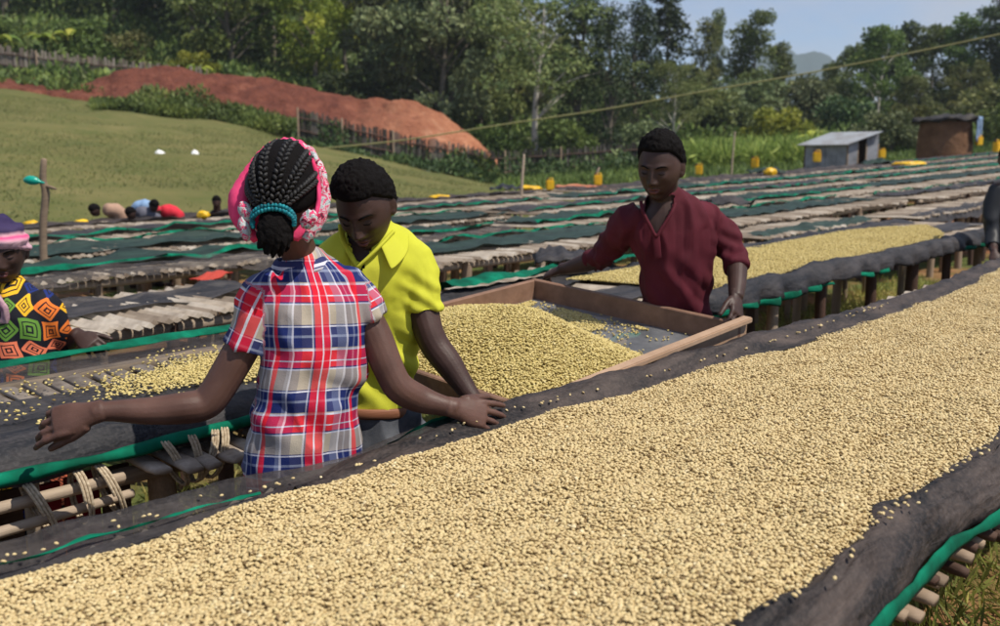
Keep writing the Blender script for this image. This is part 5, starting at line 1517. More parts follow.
def collar(name, parent, c, up, fw, r, h, flare, mat, gap=.5, thick=.004, drop=.0, pts=.0, uv=False):
    """folded collar round the neck, open towards fw"""
    up = Vector(up).normalized(); fw = (Vector(fw) - up * up.dot(Vector(fw))).normalized(); sd = up.cross(fw)
    V = []; n = 44; K = 6
    for i in range(n + 1):
        a = gap + (2 * math.pi - 2 * gap) * i / n
        e = 1 - min(1, min(i, n - i) / (n * .20))
        o = fw * math.cos(a) + sd * math.sin(a)
        fwd = max(0, math.cos(a))
        for j in range(K + 1):
            q = j / K
            rr = r + (.0 if q < .25 else flare * (q - .25) / .75 * (1 + pts * e))
            hh = h * (q / .25 if q < .25 else 1 - (q - .25) / .75 * (1.25 + pts * 1.3 * e)) 
            V.append(Vector(c) + o * rr * (1 if j else .96) + up * (hh - drop * fwd) + Vector((0, 0, .003 * noise.noise(Vector((i * .3, j, 2))))))
    a = np.arange(n)[:, None] * (K + 1) + np.arange(K)[None]
    at_ = {'pu': [((i % (K + 1)) * .012 + 2.0) for i in range(len(V))], 'pv': [.075 + (i % (K + 1)) * .004 for i in range(len(V))]} if uv else None
    o_ = aobj(name, V, np.stack([a, a + K + 1, a + K + 2, a + 1], -1).reshape(-1, 4), mat, parent, None, True, at_)
    o_.modifiers.new('t', 'SOLIDIFY').thickness = thick
    md = o_.modifiers.new('s', 'SUBSURF'); md.levels = 1; md.render_levels = 1
    return o_
collar('collar', PW, at(302, 266, 2.552), (-.08, -.12, 1), (0, 1, 0), .060, .030, .024, PL.m, .35, .004, .01, .3, True)
TRD = M('dark_trouser_cloth', (.02, .02, .03), .85, .2); TRD.color(TRD.ramp(TRD.noise(30, 4), [(.3, (.012, .012, .018)), (.7, (.035, .033, .045))])); TRD = TRD.m
def trousers(name, parent, pel, sv, mat, w, d, seed, length=.10, top=.04, rad=.088, voxel=.011, amp=.008):
    bm = bmesh.new(); pel = Vector(pel); sv = Vector(sv).normalized()
    loft(bm, [pel + Vector((0, 0, -.10)), pel + Vector((0, 0, -.03)), pel + Vector((0, 0, top))], [(w * .98, d * .95), (w, d), (w * .93, d * .95)], sv, 24, 3, True, 2.3)
    for s in (-1, 1):
        h = pel + sv * (s * w * .52); z = g(h.x, h.y)
        loft(bm, [h + Vector((0, 0, -.02)), Vector((h.x, h.y, z + (h.z - z) * .52)), Vector((h.x, h.y, z + length))], [(rad, rad * 1.05), (rad * .82, rad * .85), (rad * .66, rad * .72)], sv, 18, 4)
    me = fuse(bm, voxel, 4); cloth_fold(me, amp, 7, seed, (1, 1, .7)); mobj(name, me, mat, parent)
def shoes(parent, pel, sv, mat, w):
    sv = Vector(sv).normalized(); fw = Vector((0, 0, 1)).cross(sv)
    for s in (-1, 1):
        h = Vector(pel) + sv * (s * w * .52); z = g(h.x, h.y); h = Vector((h.x, h.y, z)); bm = bmesh.new()
        loft(bm, [h - fw * .07 + Vector((0, 0, .045)), h + Vector((0, 0, .06)), h + fw * .08 + Vector((0, 0, .04)), h + fw * .17 + Vector((0, 0, .028))], [(.035, .04), (.042, .055), (.048, .038), (.036, .025)], sv, 16, 3)
        bobj('shoe', bm, mat, parent)
SHOE = M('dark_rubber', (.02, .018, .016), .7, .3).m
trousers('trousers', PW, at(304, 476, 2.5), svW, TRD, .150, .115, 5)
shoes(PW, at(304, 476, 2.5), svW * -1 if False else Vector((-svW.x, -svW.y, 0)), SHOE, .15)
# hair, braids, bun, band
hair_cap('hair', PW, hcW, HW, KW * 1.05, .013, .0018, HAIR, .075, 3, 5, -.075)
def HWp(x, y, z): return hcW + HW @ Vector((x, y, z)) * KW
def on_skull(v, offs):
    """point on the skull in direction v"""
    a, b, c = (.0885, .112, .131)
    v = Vector(v); l = 1 / math.sqrt((v.x / a) ** 2 + (v.y / b) ** 2 + (v.z / c) ** 2)
    return v * l * (1 + offs / .1)
bun = Vector((0.0, .104, -.042))
HB_ = M('braided_hair', (.008, .007, .007), .5, .4); HB_.bump(HB_.noise(260, 3, HB_.coord('Object', (1, 1, .3))), .9, .004); HB_ = HB_.m
for i, x0 in enumerate((-.084, -.052, -.018, .018, .052, .084)):
    bm = bmesh.new()
    a = Vector((x0, -.012 + abs(x0) * .25, .118 - (abs(x0) / .09) ** 2 * .075)).normalized(); e = (bun + Vector((x0 * .35, 0, .012))).normalized()
    K = 15
    prev = None
    for q in range(K):
        t = (q + .5) / K; v = a.slerp(e, t); p = on_skull(v, .006); v2 = a.slerp(e, min(1, t + .02)); dd = (on_skull(v2, .006) - p).normalized()
        nr = Vector((p.x / .0885 ** 2, p.y / .112 ** 2, p.z / .131 ** 2)).normalized(); sd = dd.cross(nr)
        wd = .0165 * (1 - .38 * t)
        s = 1 if q % 2 else -1
        for s in (-1, 1):
            c = p + sd * (s * wd * .52) + dd * (.003 * s)
            rot = Matrix((dd * .8 - sd * s * .6, (dd * .6 * s + sd * .8), nr)).transposed()
            ball(bm, HWp(*c), (.0118 * (1 - .3 * t), .0070 * (1 - .3 * t), .0085 * (1 - .25 * t)), HW @ rot, 10)
    bobj('braid', bm, HB_, PW)
bm = bmesh.new(); r_ = bmesh.ops.create_icosphere(bm, subdivisions=5, radius=1)
for v in bm.verts:
    n_ = noise.fractal(v.co * 3.2, .8, 2, 3); st_ = .05 * math.sin(math.atan2(v.co.x, v.co.z) * 15)
    v.co = HWp(v.co.x * (.043 - .008 * min(0, v.co.z)) * (1 + .10 * n_ + st_), .094 + v.co.y * .030 * (1 + .1 * n_), -.090 + v.co.z * .050 * (1 + .12 * n_) - (.007 * max(0, -v.co.z) * (1 + math.sin(v.co.x * 16 + v.co.y * 9))))
bobj('hair_bun', bm, HAIR, PW)
TEAL = M('teal_elastic', (.0, .16, .20), .6, .3); TEAL.color(TEAL.ramp(TEAL.noise(90, 2), [(.35, (.0, .07, .10)), (.65, (.01, .26, .30))])); TEAL = TEAL.m
bm = bmesh.new(); 
for row_ in range(2):
    for i in range(22):
        a = math.pi * (-.08 + 1.16 * i / 21)
        ball(bm, HWp(.052 * math.cos(a), .104 + .012 * math.sin(a), -.062 + .030 * math.sin(a) - row_ * .010), (.0062, .0062, .0062), None, 9)
bobj('hair_band', bm, TEAL, PW)
PINK = M('pink_scarf', (.75, .05, .16), .75, .25); PINK.color(PINK.ramp(PINK.noise(8, 4), [(.35, (.62, .03, .12)), (.7, (.85, .08, .22))])); PINK.bump(PINK.noise(60, 4), .4, .004); PINK = PINK.m
FLW = M('flowered_scarf', (.7, .7, .7), .8, .2); FLW.color(FLW.ramp(FLW.noise(46, 2, None, .5, 1.2), [(0, (.42, .45, .46)), (.38, (.10, .22, .22)), (.41, (.48, .50, .50)), (.49, (.60, .05, .14)), (.57, (.50, .48, .48)), (.61, (.45, .02, .07)), (.68, (.10, .02, .04))], 'CONSTANT')); FLW = FLW.m
# cap part of the scarf: everything in front of the ring
d_, P_, fc_ = headv(5, False)
x, y, z = P_.T
ringy = .010 + .040 * np.clip(-z / .1, -.6, 1)
mk = np.clip((ringy - y) / .012, 0, 1) * np.clip((z - np.interp(y, [-.09, -.03, .02], [.048, .01, -.10])) / .01, 0, 1)
nrm = P_ / np.array([.075, .095, .118]) ** 2; nrm /= np.linalg.norm(nrm, axis=1)[:, None]
th = mk * (.021 + .004 * vnoise(d_, 6, 2, 8)) - .012 * (1 - mk)
W_ = (np.array(HW) @ ((P_ + nrm * th[:, None]).T * KW * 1.04)).T + np.array(hcW)
scarf = aobj('headscarf', W_, np.array(fc_), PINK, PW, None, True)
def scarf_roll(name, a0, a1, fn, mat, seed, parent):
    bm = bmesh.new(); K = 28; P = []; Rr = []
    for i in range(K + 1):
        a = a0 + (a1 - a0) * i / K; rx, w1, w2, yy = fn(a)
        P.append(HWp(rx * math.sin(a), yy, (.141 if math.cos(a) > 0 else .127) * math.cos(a) - .004)); Rr.append((w1, w2))
    loft(bm, P, Rr, None, 14, 2)
    for v in bm.verts: v.co += Vector((1, 1, 1)) * .0022 * noise.fractal(v.co * 24 + Vector((seed, 0, 0)), .8, 2, 3) + Vector((0, 0, .002 * math.sin(v.co.x * 300 + v.co.z * 120)))
    bobj(name, bm, mat, parent)
# image-left side of the head is local +x for a head turned away
def fa(a):
    q = abs(a)
    return (.103 + .012 * math.exp(-((q - 1.65) / .5) ** 2), .012 + .022 * math.exp(-((q - 1.65) / .50) ** 2), .010 + .014 * math.exp(-((q - 1.7) / .5) ** 2), .006 + .045 * (1 - math.cos(a)) / 2)
side_ = 1 if (HW @ Vector((1, 0, 0))).x < 0 else -1
scarf_roll('scarf_roll', -.55 * side_, 2.45 * side_, fa, PINK, 1, scarf)
scarf_roll('scarf_roll', -.45 * side_, -2.5 * side_, lambda a: (.103, .0105 + .006 * math.exp(-((abs(a) - 1.9) / .5) ** 2), .011, .006 + .05 * (1 - math.cos(a)) / 2), FLW, 2, scarf)
scarf_roll('scarf_roll', -.5 * side_, -2.05 * side_, lambda a: (.093, .006, .006, .018 + .05 * (1 - math.cos(a)) / 2), PINK, 4, scarf)
for (x_, z_, r_, rot_) in ((.074 * side_, -.040, (.017, .013, .026), .5), (-.080 * side_, -.066, (.019, .014, .024), -.5), (.078 * side_, -.080, (.014, .013, .032), .2)):
    bm = bmesh.new(); bmesh.ops.create_icosphere(bm, subdivisions=4, radius=1)
    rm = Matrix.Rotation(rot_, 3, 'Y')
    for v in bm.verts:
        n_ = noise.fractal(v.co * 2.1 + Vector((x_ * 90, 0, 0)), .8, 2, 3)
        v.co = HWp(*(rm @ Vector((v.co.x * r_[0], v.co.y * r_[1], v.co.z * r_[2])) * (1 + .14 * n_) + Vector((x_, .084, z_))))
    bobj('scarf_knot', bm, FLW, scarf)

# ---- man in the yellow polo shirt -----------------------------------
b = at(366, 400, 2.88)
PY = thing('person', 'person in a bright yellow polo shirt looking down at the beans beside the sieve', 'person', (b.x, b.y, g(b.x, b.y)))
sY = [(366, 400, 2.89, .150, .112), (368, 365, 2.88, .148, .108), (371, 325, 2.86, .155, .110), (374, 285, 2.84, .168, .112), (375, 257, 2.83, .160, .098), (373, 238, 2.82, .105, .076), (371, 228, 2.815, .068, .060)]
svY = (at(418, 255, 2.86) - at(330, 252, 2.80)).normalized()
HY = frame(-10, 33, -4); hcY = at(365, 208, 2.745)
bm = bmesh.new(); add_head(bm, hcY, HY, 1.0)
loft(bm, [at(372, 246, 2.82), at(371, 232, 2.815), hcY + HY @ Vector((0, .028, -.045))], [.062, .053, .055], None, 18, 3)
loft(bm, [at(*r[:3]) for r in sY], [(r[3] - (.030 if i < 4 else .013), r[4] - (.030 if i < 4 else .013)) for i, r in enumerate(sY)], svY, 24, 3, True, 2.3)
aR = [(at(408, 258, 2.84), .040), (at(420, 300, 2.83), .049), (at(428, 330, 2.80), .044), (at(436, 347, 2.79), .043), (at(448, 363, 2.775), .041), (at(462, 383, 2.755), .032), (at(473, 399, 2.735), .026)]
aL = [(at(340, 256, 2.80), .042), (at(318, 300, 2.74), .047), (at(316, 335, 2.72), .043), (at(325, 365, 2.80), .037), (at(334, 392, 2.88), .027)]
for A in (aR, aL): loft(bm, [a[0] for a in A], [a[1] for a in A], None, 18, 4)
hand(bm, at(473, 399, 2.735), at(486, 420, 2.70), Vector((.3, -.6, .7)), .98, (.3, .3, .35, .4), 1, .1, .4, .7)
hand(bm, at(334, 392, 2.88), at(345, 410, 2.97), Vector((.2, -.6, .7)), .98, (.4, .4, .45, .5), -1, .1, .4, .7)
legs(bm, at(366, 405, 2.9), svY, 1, .075)
mobj('body', fuse(bm, .0029, 1, .5), SKIN2, PY)
face_parts(PY, hcY, HY, 1.0)
hair_cap('hair', PY, hcY, HY, 1.0, .019, .0046, HAIR, .070, 5, 6, -.055)
YSH = M('yellow_pique', (.62, .62, .01), .75, .2)
YSH.color(YSH.ramp(YSH.noise(5, 4), [(.3, (.47, .48, .03)), (.7, (.57, .57, .05))])); YSH.bump(YSH.noise(420, 2), .35, .002); YSH = YSH.m
def ycut(co):
    c = np.array(at(364, 232, 2.72)); r = co - c
    s = r[:, 0] * .98 + r[:, 1] * .1; zz = r[:, 2]
    return (co[:, 1] < 2.80) & (zz < .05) & (zz > -.108) & (np.abs(s + .01) < .040 * np.clip((zz + .108) / .10, 0, 1.2)) 
def ypost(me):
    co, nr = mesh_co(me); c = np.array(at(385, 350, 2.8)); d = co - c
    f = .011 * np.sin(d[:, 2] * 55 + d[:, 0] * 34 + 2.4 * np.sin(d[:, 0] * 16)) * gs(d[:, 2] + .03, .11)
    for p_, q_ in ((at(421, 296, 2.83), 120), (at(400, 262, 2.83), 80)):
        l = co - np.array(p_); f += .007 * np.sin(l[:, 0] * q_ * .7 + l[:, 2] * q_) * np.exp(-(l ** 2).sum(1) / .075 ** 2)
    f += .005 * np.sin(d[:, 0] * 60 - d[:, 2] * 30) * gs(d[:, 2] - .12, .10)
    set_co(me, co + nr * np.maximum(f, -.004)[:, None])
ysh = garment('polo_shirt', PY, sY, [[(at(392, 250, 2.84), (.062, .062)), (at(410, 262, 2.84), (.070, .068)), (at(419, 290, 2.83), (.066, .064)), (at(421, 311, 2.825), (.066, .064))],
                              [(at(352, 250, 2.80), (.060, .060)), (at(334, 266, 2.78), (.066, .064)), (at(322, 300, 2.745), (.064, .062))]],
        YSH, .0060, .010, 8, 12, svY, 4, None, ycut, None, ypost)
collar('collar', PY, at(370, 238, 2.808), (-.06, -.34, 1), (-.15, -1, 0), .071, .026, .040, YSH, .62, .0045, .014, .9)
# placket and buttons
bm = bmesh.new(); loft(bm, [at(357, 262, 2.722), at(352, 285, 2.722), at(350, 303, 2.728)], [(.016, .004)] * 3, (1, 0, 0), 12, 3); bobj('placket', bm, YSH, ysh)
for q in (((341, 226, 2.78), (343, 240, 2.745), (350, 254, 2.727), (357, 266, 2.722)), ((393, 232, 2.775), (380, 246, 2.735), (368, 258, 2.722), (358, 267, 2.720))):
    bm = bmesh.new(); loft(bm, [at(*w) for w in q], [(.011, .006)] * 4, None, 10, 5); bobj('neck_edge', bm, YSH, ysh)
BTN = M('pale_button', (.6, .6, .4), .3, .5).m
for q in ((355, 272), (352, 288)):
    bm = bmesh.new(); ball(bm, at(*q, 2.716), (.0045, .002, .0045)); bobj('button', bm, BTN, ysh)
JEAN = M('grey_denim', (.1, .11, .13), .85, .2); JEAN.color(JEAN.ramp(JEAN.noise(14, 5), [(.3, (.05, .055, .07)), (.7, (.15, .16, .18))])); JEAN.bump(JEAN.noise(260, 2), .3, .003); JEAN = JEAN.m
trousers('jeans', PY, at(376, 428, 2.90), svY, JEAN, .152, .118, 8, .06, .07, .095, .009, .012)
shoes(PY, at(376, 428, 2.9), Vector((svY.x, svY.y, 0)), SHOE, .15)
BELT = wood('brown_leather', (.16, .06, .03), (.30, .13, .07), .5)
bm = bmesh.new(); c = at(372, 405, 2.895); s_ = svY; f_ = Vector((0, 0, 1)).cross(s_)
P = [c + s_ * (.151 * math.cos(a)) + f_ * (.119 * math.sin(a)) for a in [i / 40 * 2 * math.pi for i in range(41)]]
loft(bm, P, [(.016, .005)] * 41, (0, 0, 1), 8, 1, False); bobj('belt', bm, BELT, PY)
def am(px, py, Y): return at(px, py, Y + .14)
# ---- man in the maroon shirt ---------------------------------------
b = am(676, 320, 3.9)
PM = thing('person', 'person in a dark maroon long sleeved shirt holding the far corners of the sieve', 'person', (b.x, b.y, g(b.x, b.y)))
sM = [(677, 345, 3.92, .145, .115), (677, 318, 3.92, .140, .112), (677, 290, 3.90, .142, .112), (676, 262, 3.88, .158, .118), (672, 235, 3.87, .176, .118), (669, 216, 3.86, .160, .098), (666, 205, 3.855, .112, .084), (664, 198, 3.85, .078, .068)]
sM = [(q[0], q[1], q[2] + .14, q[3], q[4]) for q in sM]
svM = (am(712, 218, 3.90) - am(626, 218, 3.84)).normalized()
HM = frame(-26, 17, 3); hcM = am(660, 168, 3.79); KM = 1.12
bm = bmesh.new(); add_head(bm, hcM, HM, KM)
loft(bm, [am(666, 214, 3.86), am(664, 200, 3.855), hcM + HM @ Vector((0, .025, -.05))], [.076, .062, .062], None, 18, 3)
loft(bm, [at(*r[:3]) for r in sM], [(r[3] - (.032 if i < 4 else .013), r[4] - (.032 if i < 4 else .013)) for i, r in enumerate(sM)], svM, 24, 3, True, 2.3)
mL = [(am(630, 222, 3.86), .046), (am(612, 243, 3.98), .046), (am(602, 255, 4.06), .046), (am(596, 259, 4.09), .044), (am(582, 264, 4.15), .040), (am(568, 268, 4.21), .030), (am(562, 269, 4.235), .028)]
mR = [(am(706, 222, 3.90), .046), (am(728, 242, 3.90), .046), (am(735, 254, 3.87), .046), (am(737, 268, 3.80), .042), (am(737, 284, 3.72), .036), (am(736, 297, 3.655), .029)]
for A in (mL, mR): loft(bm, [a[0] for a in A], [a[1] for a in A], None, 18, 4)
hand(bm, am(562, 269, 4.235), am(541, 277, 4.32), Vector((.1, -.45, .9)), 1.08, (.55, .6, .65, .7), 1, .06, .5, .6)
hand(bm, am(736, 297, 3.655), am(737, 326, 3.56), Vector((.75, -.5, .45)), 1.10, (.45, .5, .6, .7), 1, .06, .5, .6)
legs(bm, am(677, 345, 3.92), svM, 1, .08)
mobj('body', fuse(bm, .0031, 1, .5), SKIN2, PM)
face_parts(PM, hcM, HM, KM)
hair_cap('hair', PM, hcM, HM, KM, .016, .0046, HAIR, .076, 7, 6, -.050)
MAR = M('maroon_cotton', (.09, .006, .018), .8, .2)
MAR.color(MAR.ramp(MAR.noise(6, 5), [(.3, (.060, .007, .013)), (.7, (.098, .012, .022))])); 
w_ = MAR.noise(350, 2); MAR.bump(w_, .4, .003); MAR = MAR.m
def mcut(co):
    c = np.array(am(656.5, 214, 3.74)); r = co - c
    s = r[:, 0]; zz = r[:, 2]
    return (co[:, 1] < 3.97) & (zz < .07) & (zz > -.09) & (np.abs(s) < .068 * np.clip((zz + .09) / .13, 0, 1.1))
def mpost(me):
    co, nr = mesh_co(me); c = np.array(am(672, 290, 3.8)); d = co - c
    f = .010 * np.sin(d[:, 2] * 40 + d[:, 0] * 30 + 2 * np.sin(d[:, 0] * 10)) * gs(d[:, 2], .12)
    # vertical pleats on the chest
    q = np.array(am(668, 235, 3.75)); e = co - q
    f += -.0035 * np.clip(np.cos(e[:, 0] * 190), 0, 1) ** 6 * gs(e[:, 2], .085) * (np.abs(e[:, 0]) < .12) * (co[:, 1] < 3.99)
    # folds at the bends of the sleeves
    for p in (am(733, 250, 3.88), am(604, 252, 4.03)):
        l = co - np.array(p); f += .006 * np.sin(l[:, 2] * 110 + l[:, 0] * 40) * np.exp(-(l ** 2).sum(1) / .09 ** 2)
    set_co(me, co + nr * np.maximum(f, -.004)[:, None])
msh = garment('long_sleeved_shirt', PM, sM, [[(am(642, 214, 3.86), (.062, .064)), (am(626, 226, 3.88), (.067, .067)), (am(611, 245, 3.99), (.059, .060)), (am(601, 256, 4.065), (.054, .055)), (am(591, 262, 4.12), (.050, .051))],
                             [(am(695, 214, 3.89), (.062, .064)), (am(712, 224, 3.90), (.067, .068)), (am(729, 244, 3.895), (.059, .060)), (am(735, 256, 3.86), (.054, .054)), (am(737, 269, 3.80), (.050, .050))]],
        MAR, .0068, .016, 7, 22, svM, 4, None, mcut, None, mpost)
bm = bmesh.new(); loft(bm, [am(656, 234, 3.735), am(657, 246, 3.735), am(658, 258, 3.742)], [(.015, .004)] * 3, (1, .1, 0), 12, 3); bobj('placket', bm, MAR, msh)
bm = bmesh.new(); loft(bm, [am(676, 201, 3.80), am(672, 212, 3.755), am(662, 228, 3.738), am(656, 236, 3.733), am(650, 226, 3.735), am(643, 212, 3.75), am(641, 202, 3.78)], [.0075] * 7, None, 8, 5); bobj('neck_band', bm, MAR, msh)
trousers('trousers', PM, am(677, 340, 3.92), svM, TRD, .150, .118, 15, .05, .05)
shoes(PM, am(677, 340, 3.92), Vector((svM.x, svM.y, 0)), SHOE, .15)

# ---- woman in the patterned dress at the left edge ------------------
YL = 3.86
b = at(10, 380, YL)
PL2 = thing('person', 'person in a colourful patterned dress and pink headwrap at the left edge', 'person', (b.x, b.y, g(b.x, b.y)))
sL = [(10, 430, YL, .20, .16), (10, 392, YL, .195, .15), (11, 350, YL, .172, .13), (11, 318, YL, .170, .12), (9, 300, YL, .150, .10), (8, 288, YL, .095, .075), (7, 281, YL, .06, .055)]
svL = Vector((.98, -.15, 0)).normalized()
HLm = frame(20, 14, 0); hcL = at(3, 252, YL - .04); KL = 1.08
bm = bmesh.new(); add_head(bm, hcL, HLm, KL)
loft(bm, [at(8, 295, YL), at(7, 282, YL), hcL + HLm @ Vector((0, .022, -.05))], [.06, .052, .054], None, 18, 3)
loft(bm, [at(*r[:3]) for r in sL], [(r[3] - .010, r[4] - .010) for r in sL], svL, 24, 3, True, 2.3)
for A in ([(at(44, 305, YL - .02), .050), (at(54, 330, YL + .04), .046), (at(60, 345, YL + .10), .042), (at(68, 342, YL + .08), .036), (at(78, 335, YL + .02), .028)],
          [(at(-28, 305, YL + .02), .050), (at(-36, 335, YL - .02), .046), (at(-36, 362, YL - .05), .040), (at(-30, 378, YL - .12), .028)]):
    loft(bm, [a[0] for a in A], [a[1] for a in A], None, 16, 3)
hand(bm, at(78, 335, YL + .02), at(94, 346, YL - .02), Vector((.2, -.75, .6)), 1.05, (.6, .65, .7, .8), -1, .10, .4, .7)
hand(bm, at(-30, 378, YL - .12), at(-24, 396, YL - .16), Vector((0, -.5, .8)), 1.0, (.4, .4, .5, .5), 1, .08, .4, .7)
legs(bm, at(10, 430, YL), svL, 1, .075)
mobj('body', fuse(bm, .0042, 2, .5), SKIN2, PL2)
face_parts(PL2, hcL, HLm, KL)
DR = M('block_print_cloth', (.1, .1, .1), .8, .2)
v_ = DR.coord('Object', (13, 13, 13), (0, 0, 0)); ns_ = DR.n('ShaderNodeTexNoise'); ns_.inputs['Scale'].default_value = 5; ns_.inputs['Detail'].default_value = 1; DR.l(DR.coord(), ns_.inputs[0]); va = DR.n('ShaderNodeVectorMath'); va.operation = 'MULTIPLY_ADD'; DR.l(ns_.outputs['Color'], va.inputs[0]); va.inputs[1].default_value = (1.5, 1.5, 1.5); DR.l(v_, va.inputs[2]); sx = DR.n('ShaderNodeSeparateXYZ'); DR.l(va.outputs[0], sx.inputs[0])
xa = DR.math('ADD', sx.outputs[0], DR.math('MULTIPLY', sx.outputs[1], .35)); za = DR.math('ADD', sx.outputs[2], DR.math('MULTIPLY', sx.outputs[0], .14))
fx = DR.math('ABSOLUTE', DR.math('SUBTRACT', DR.math('FRACT', xa), .5)); fz = DR.math('ABSOLUTE', DR.math('SUBTRACT', DR.math('FRACT', za), .5))
cb = DR.n('ShaderNodeCombineXYZ'); DR.l(DR.math('FLOOR', xa), cb.inputs[0]); DR.l(DR.math('FLOOR', za), cb.inputs[2])
wn = DR.n('ShaderNodeTexWhiteNoise'); DR.l(cb.outputs[0], wn.inputs[0])
cheb = DR.math('MAXIMUM', fx, fz); dia = DR.math('MULTIPLY', DR.math('ADD', fx, fz), .8)
pick = DR.math('GREATER_THAN', wn.outputs['Value'], .55)
dist = DR.math('ADD', DR.math('MULTIPLY', cheb, DR.math('SUBTRACT', 1, pick)), DR.math('MULTIPLY', dia, pick))
ringm = DR.ramp(dist, [(0, (1, 1, 1)), (.07, (0, 0, 0)), (.14, (1, 1, 1)), (.24, (0, 0, 0)), (.29, (1, 1, 1)), (.43, (0, 0, 0))], 'CONSTANT')
sp3 = DR.n('ShaderNodeSeparateXYZ'); DR.l(wn.outputs['Color'], sp3.inputs[0])
cc = DR.ramp(sp3.outputs[1], [(0, (.75, .18, .03)), (.3, (.78, .42, .02)), (.55, (.12, .26, .04)), (.68, (.80, .20, .10)), (.84, (.012, .025, .14))], 'CONSTANT')
DR.color(DR.mix(ringm, (.010, .010, .016), cc)); DR = DR.m
garment('dress', PL2, sL, [[(at(36, 300, YL), (.06, .06)), (at(46, 310, YL), (.066, .066)), (at(55, 332, YL + .04), (.062, .062)), (at(60, 344, YL + .09), (.058, .058))],
                           [(at(-20, 300, YL), (.06, .06)), (at(-29, 312, YL), (.066, .066)), (at(-36, 340, YL - .03), (.060, .060))]], DR, .009, .008, 6, 31, svL, 4,
        lambda bm: loft(bm, [at(10, 425, YL), (at(10, 425, YL).x, YL, g(at(10, 425, YL).x, YL) + .45), (at(10, 425, YL).x, YL, g(at(10, 425, YL).x, YL) + .12)], [(.20, .16), (.24, .20), (.27, .23)], svL, 26, 3))
shoes(PL2, at(10, 430, YL), svL, SHOE, .16)
d_, P_, fc_ = headv(5, False); x, y, z = P_.T
line = np.interp(y, [-.09, -.02, .03, .09], [.036, .010, -.02, -.06]); mk = np.clip((z - line) / .008, 0, 1)
nrm = P_ / np.array([.075, .095, .118]) ** 2; nrm /= np.linalg.norm(nrm, axis=1)[:, None]
th = mk * (.017 + .006 * np.sin(z * 170 + y * 30) + .006 * vnoise(d_, 3, 2, 4)) - .012 * (1 - mk)
W_ = (np.array(HLm) @ ((P_ + nrm * th[:, None]).T * KL)).T + np.array(hcL)
HWR = M('striped_wrap', (.6, .2, .3), .8, .2); s_ = HWR.n('ShaderNodeSeparateXYZ'); HWR.l(HWR.coord('Object', (1, 1, 1)), s_.inputs[0])
zrel = HWR.math('SUBTRACT', s_.outputs[2], hcL.z - g(b.x, b.y) + .02)
HWR.color(HWR.ramp(HWR.math('MULTIPLY', HWR.math('ADD', zrel, HWR.math('MULTIPLY', HWR.noise(20, 2), .012)), 7), [(0, (.50, .30, .36)), (.22, (.62, .38, .44)), (.34, (.62, .06, .20)), (.42, (.62, .36, .42)), (.50, (.05, .035, .09)), (.8, (.03, .02, .07))])); HWR = HWR.m
aobj('headwrap', W_, np.array(fc_), HWR, PL2, None, True)
SC2 = M('pale_pink_cloth', (.5, .35, .36), .85, .2); SC2.color(SC2.ramp(SC2.noise(24, 3), [(.4, (.50, .32, .34)), (.6, (.24, .12, .18))])); SC2 = SC2.m
bm = bmesh.new()
for q in range(4):
    o_ = (q - 1.5) * .010
    loft(bm, [at(-18, 287 + q * 3, YL - .07), at(-6, 293 + q * 3, YL - .125), at(1 + q, 303 + q, YL - .138), at(4 + q, 314 + q, YL - .132), at(1 + q * 2, 323, YL - .13)], [(.011, .007), (.013, .008), (.012, .007), (.011, .006), (.006, .004)], None, 10, 4)
bobj('neck_scarf', bm, SC2, PL2)

# ---- person in black at the right edge -------------------------------
YB = 7.9
b = at(1019, 250, YB)
PB2 = thing('person', 'person in a black jacket at the right edge, only one shoulder in view', 'person', (b.x, b.y, g(b.x, b.y)))
sB = [(1018, 262, YB, .17, .14), (1018, 240, YB, .165, .13), (1018, 212, YB, .18, .13), (1018, 192, YB, .185, .12), (1015, 181, YB, .14, .09), (1013, 176, YB, .08, .07)]
svB = Vector((.95, -.3, 0)).normalized(); HBm = frame(-30, 15); hcB = at(1010, 160, YB - .05)
bm = bmesh.new(); add_head(bm, hcB, HBm, 1.05, 4)
loft(bm, [at(1014, 182, YB), at(1013, 176, YB), hcB + HBm @ Vector((0, .02, -.05))], [.06, .055, .055], None, 12, 2)
loft(bm, [at(*r[:3]) for r in sB], [(r[3] - .015, r[4] - .015) for r in sB], svB, 20, 2)
AB1 = [(at(998, 187, YB - .03), .055), (at(991, 212, YB - .06), .050), (at(992, 232, YB - .10), .045), (at(993, 246, YB - .2), .036), (at(994, 252, YB - .28), .028)]
AB2 = [(at(1040, 187, YB), .055), (at(1046, 212, YB), .05), (at(1046, 236, YB - .1), .04), (at(1042, 250, YB - .25), .028)]
for A in (AB1, AB2): loft(bm, [a[0] for a in A], [a[1] for a in A], None, 14, 3)
hand(bm, AB1[-1][0], at(995, 262, YB - .36), Vector((-.3, -.6, .7)), 1.05, (.4,) * 4, -1)
hand(bm, AB2[-1][0], at(1040, 262, YB - .32), Vector((.3, -.6, .7)), 1.05, (.4,) * 4, 1)
legs(bm, at(1018, 262, YB), svB, 1)
mobj('body', fuse(bm, .007, 2), SKIN2, PB2)
hair_cap('hair', PB2, hcB, HBm, 1.05, .012, .002, HAIR, .058, 7, 4)
garment('jacket', PB2, sB, [[(a[0], (a[1] + .016, a[1] + .016)) for a in AB1[:4]], [(a[0], (a[1] + .016, a[1] + .016)) for a in AB2[:3]]], BLK, .014, .010, 6, 41, svB, 3)
trousers('trousers', PB2, at(1018, 264, YB), svB, TRD, .16, .13, 42, .05, .04, .09, .016)
shoes(PB2, at(1018, 264, YB), svB, SHOE, .16)

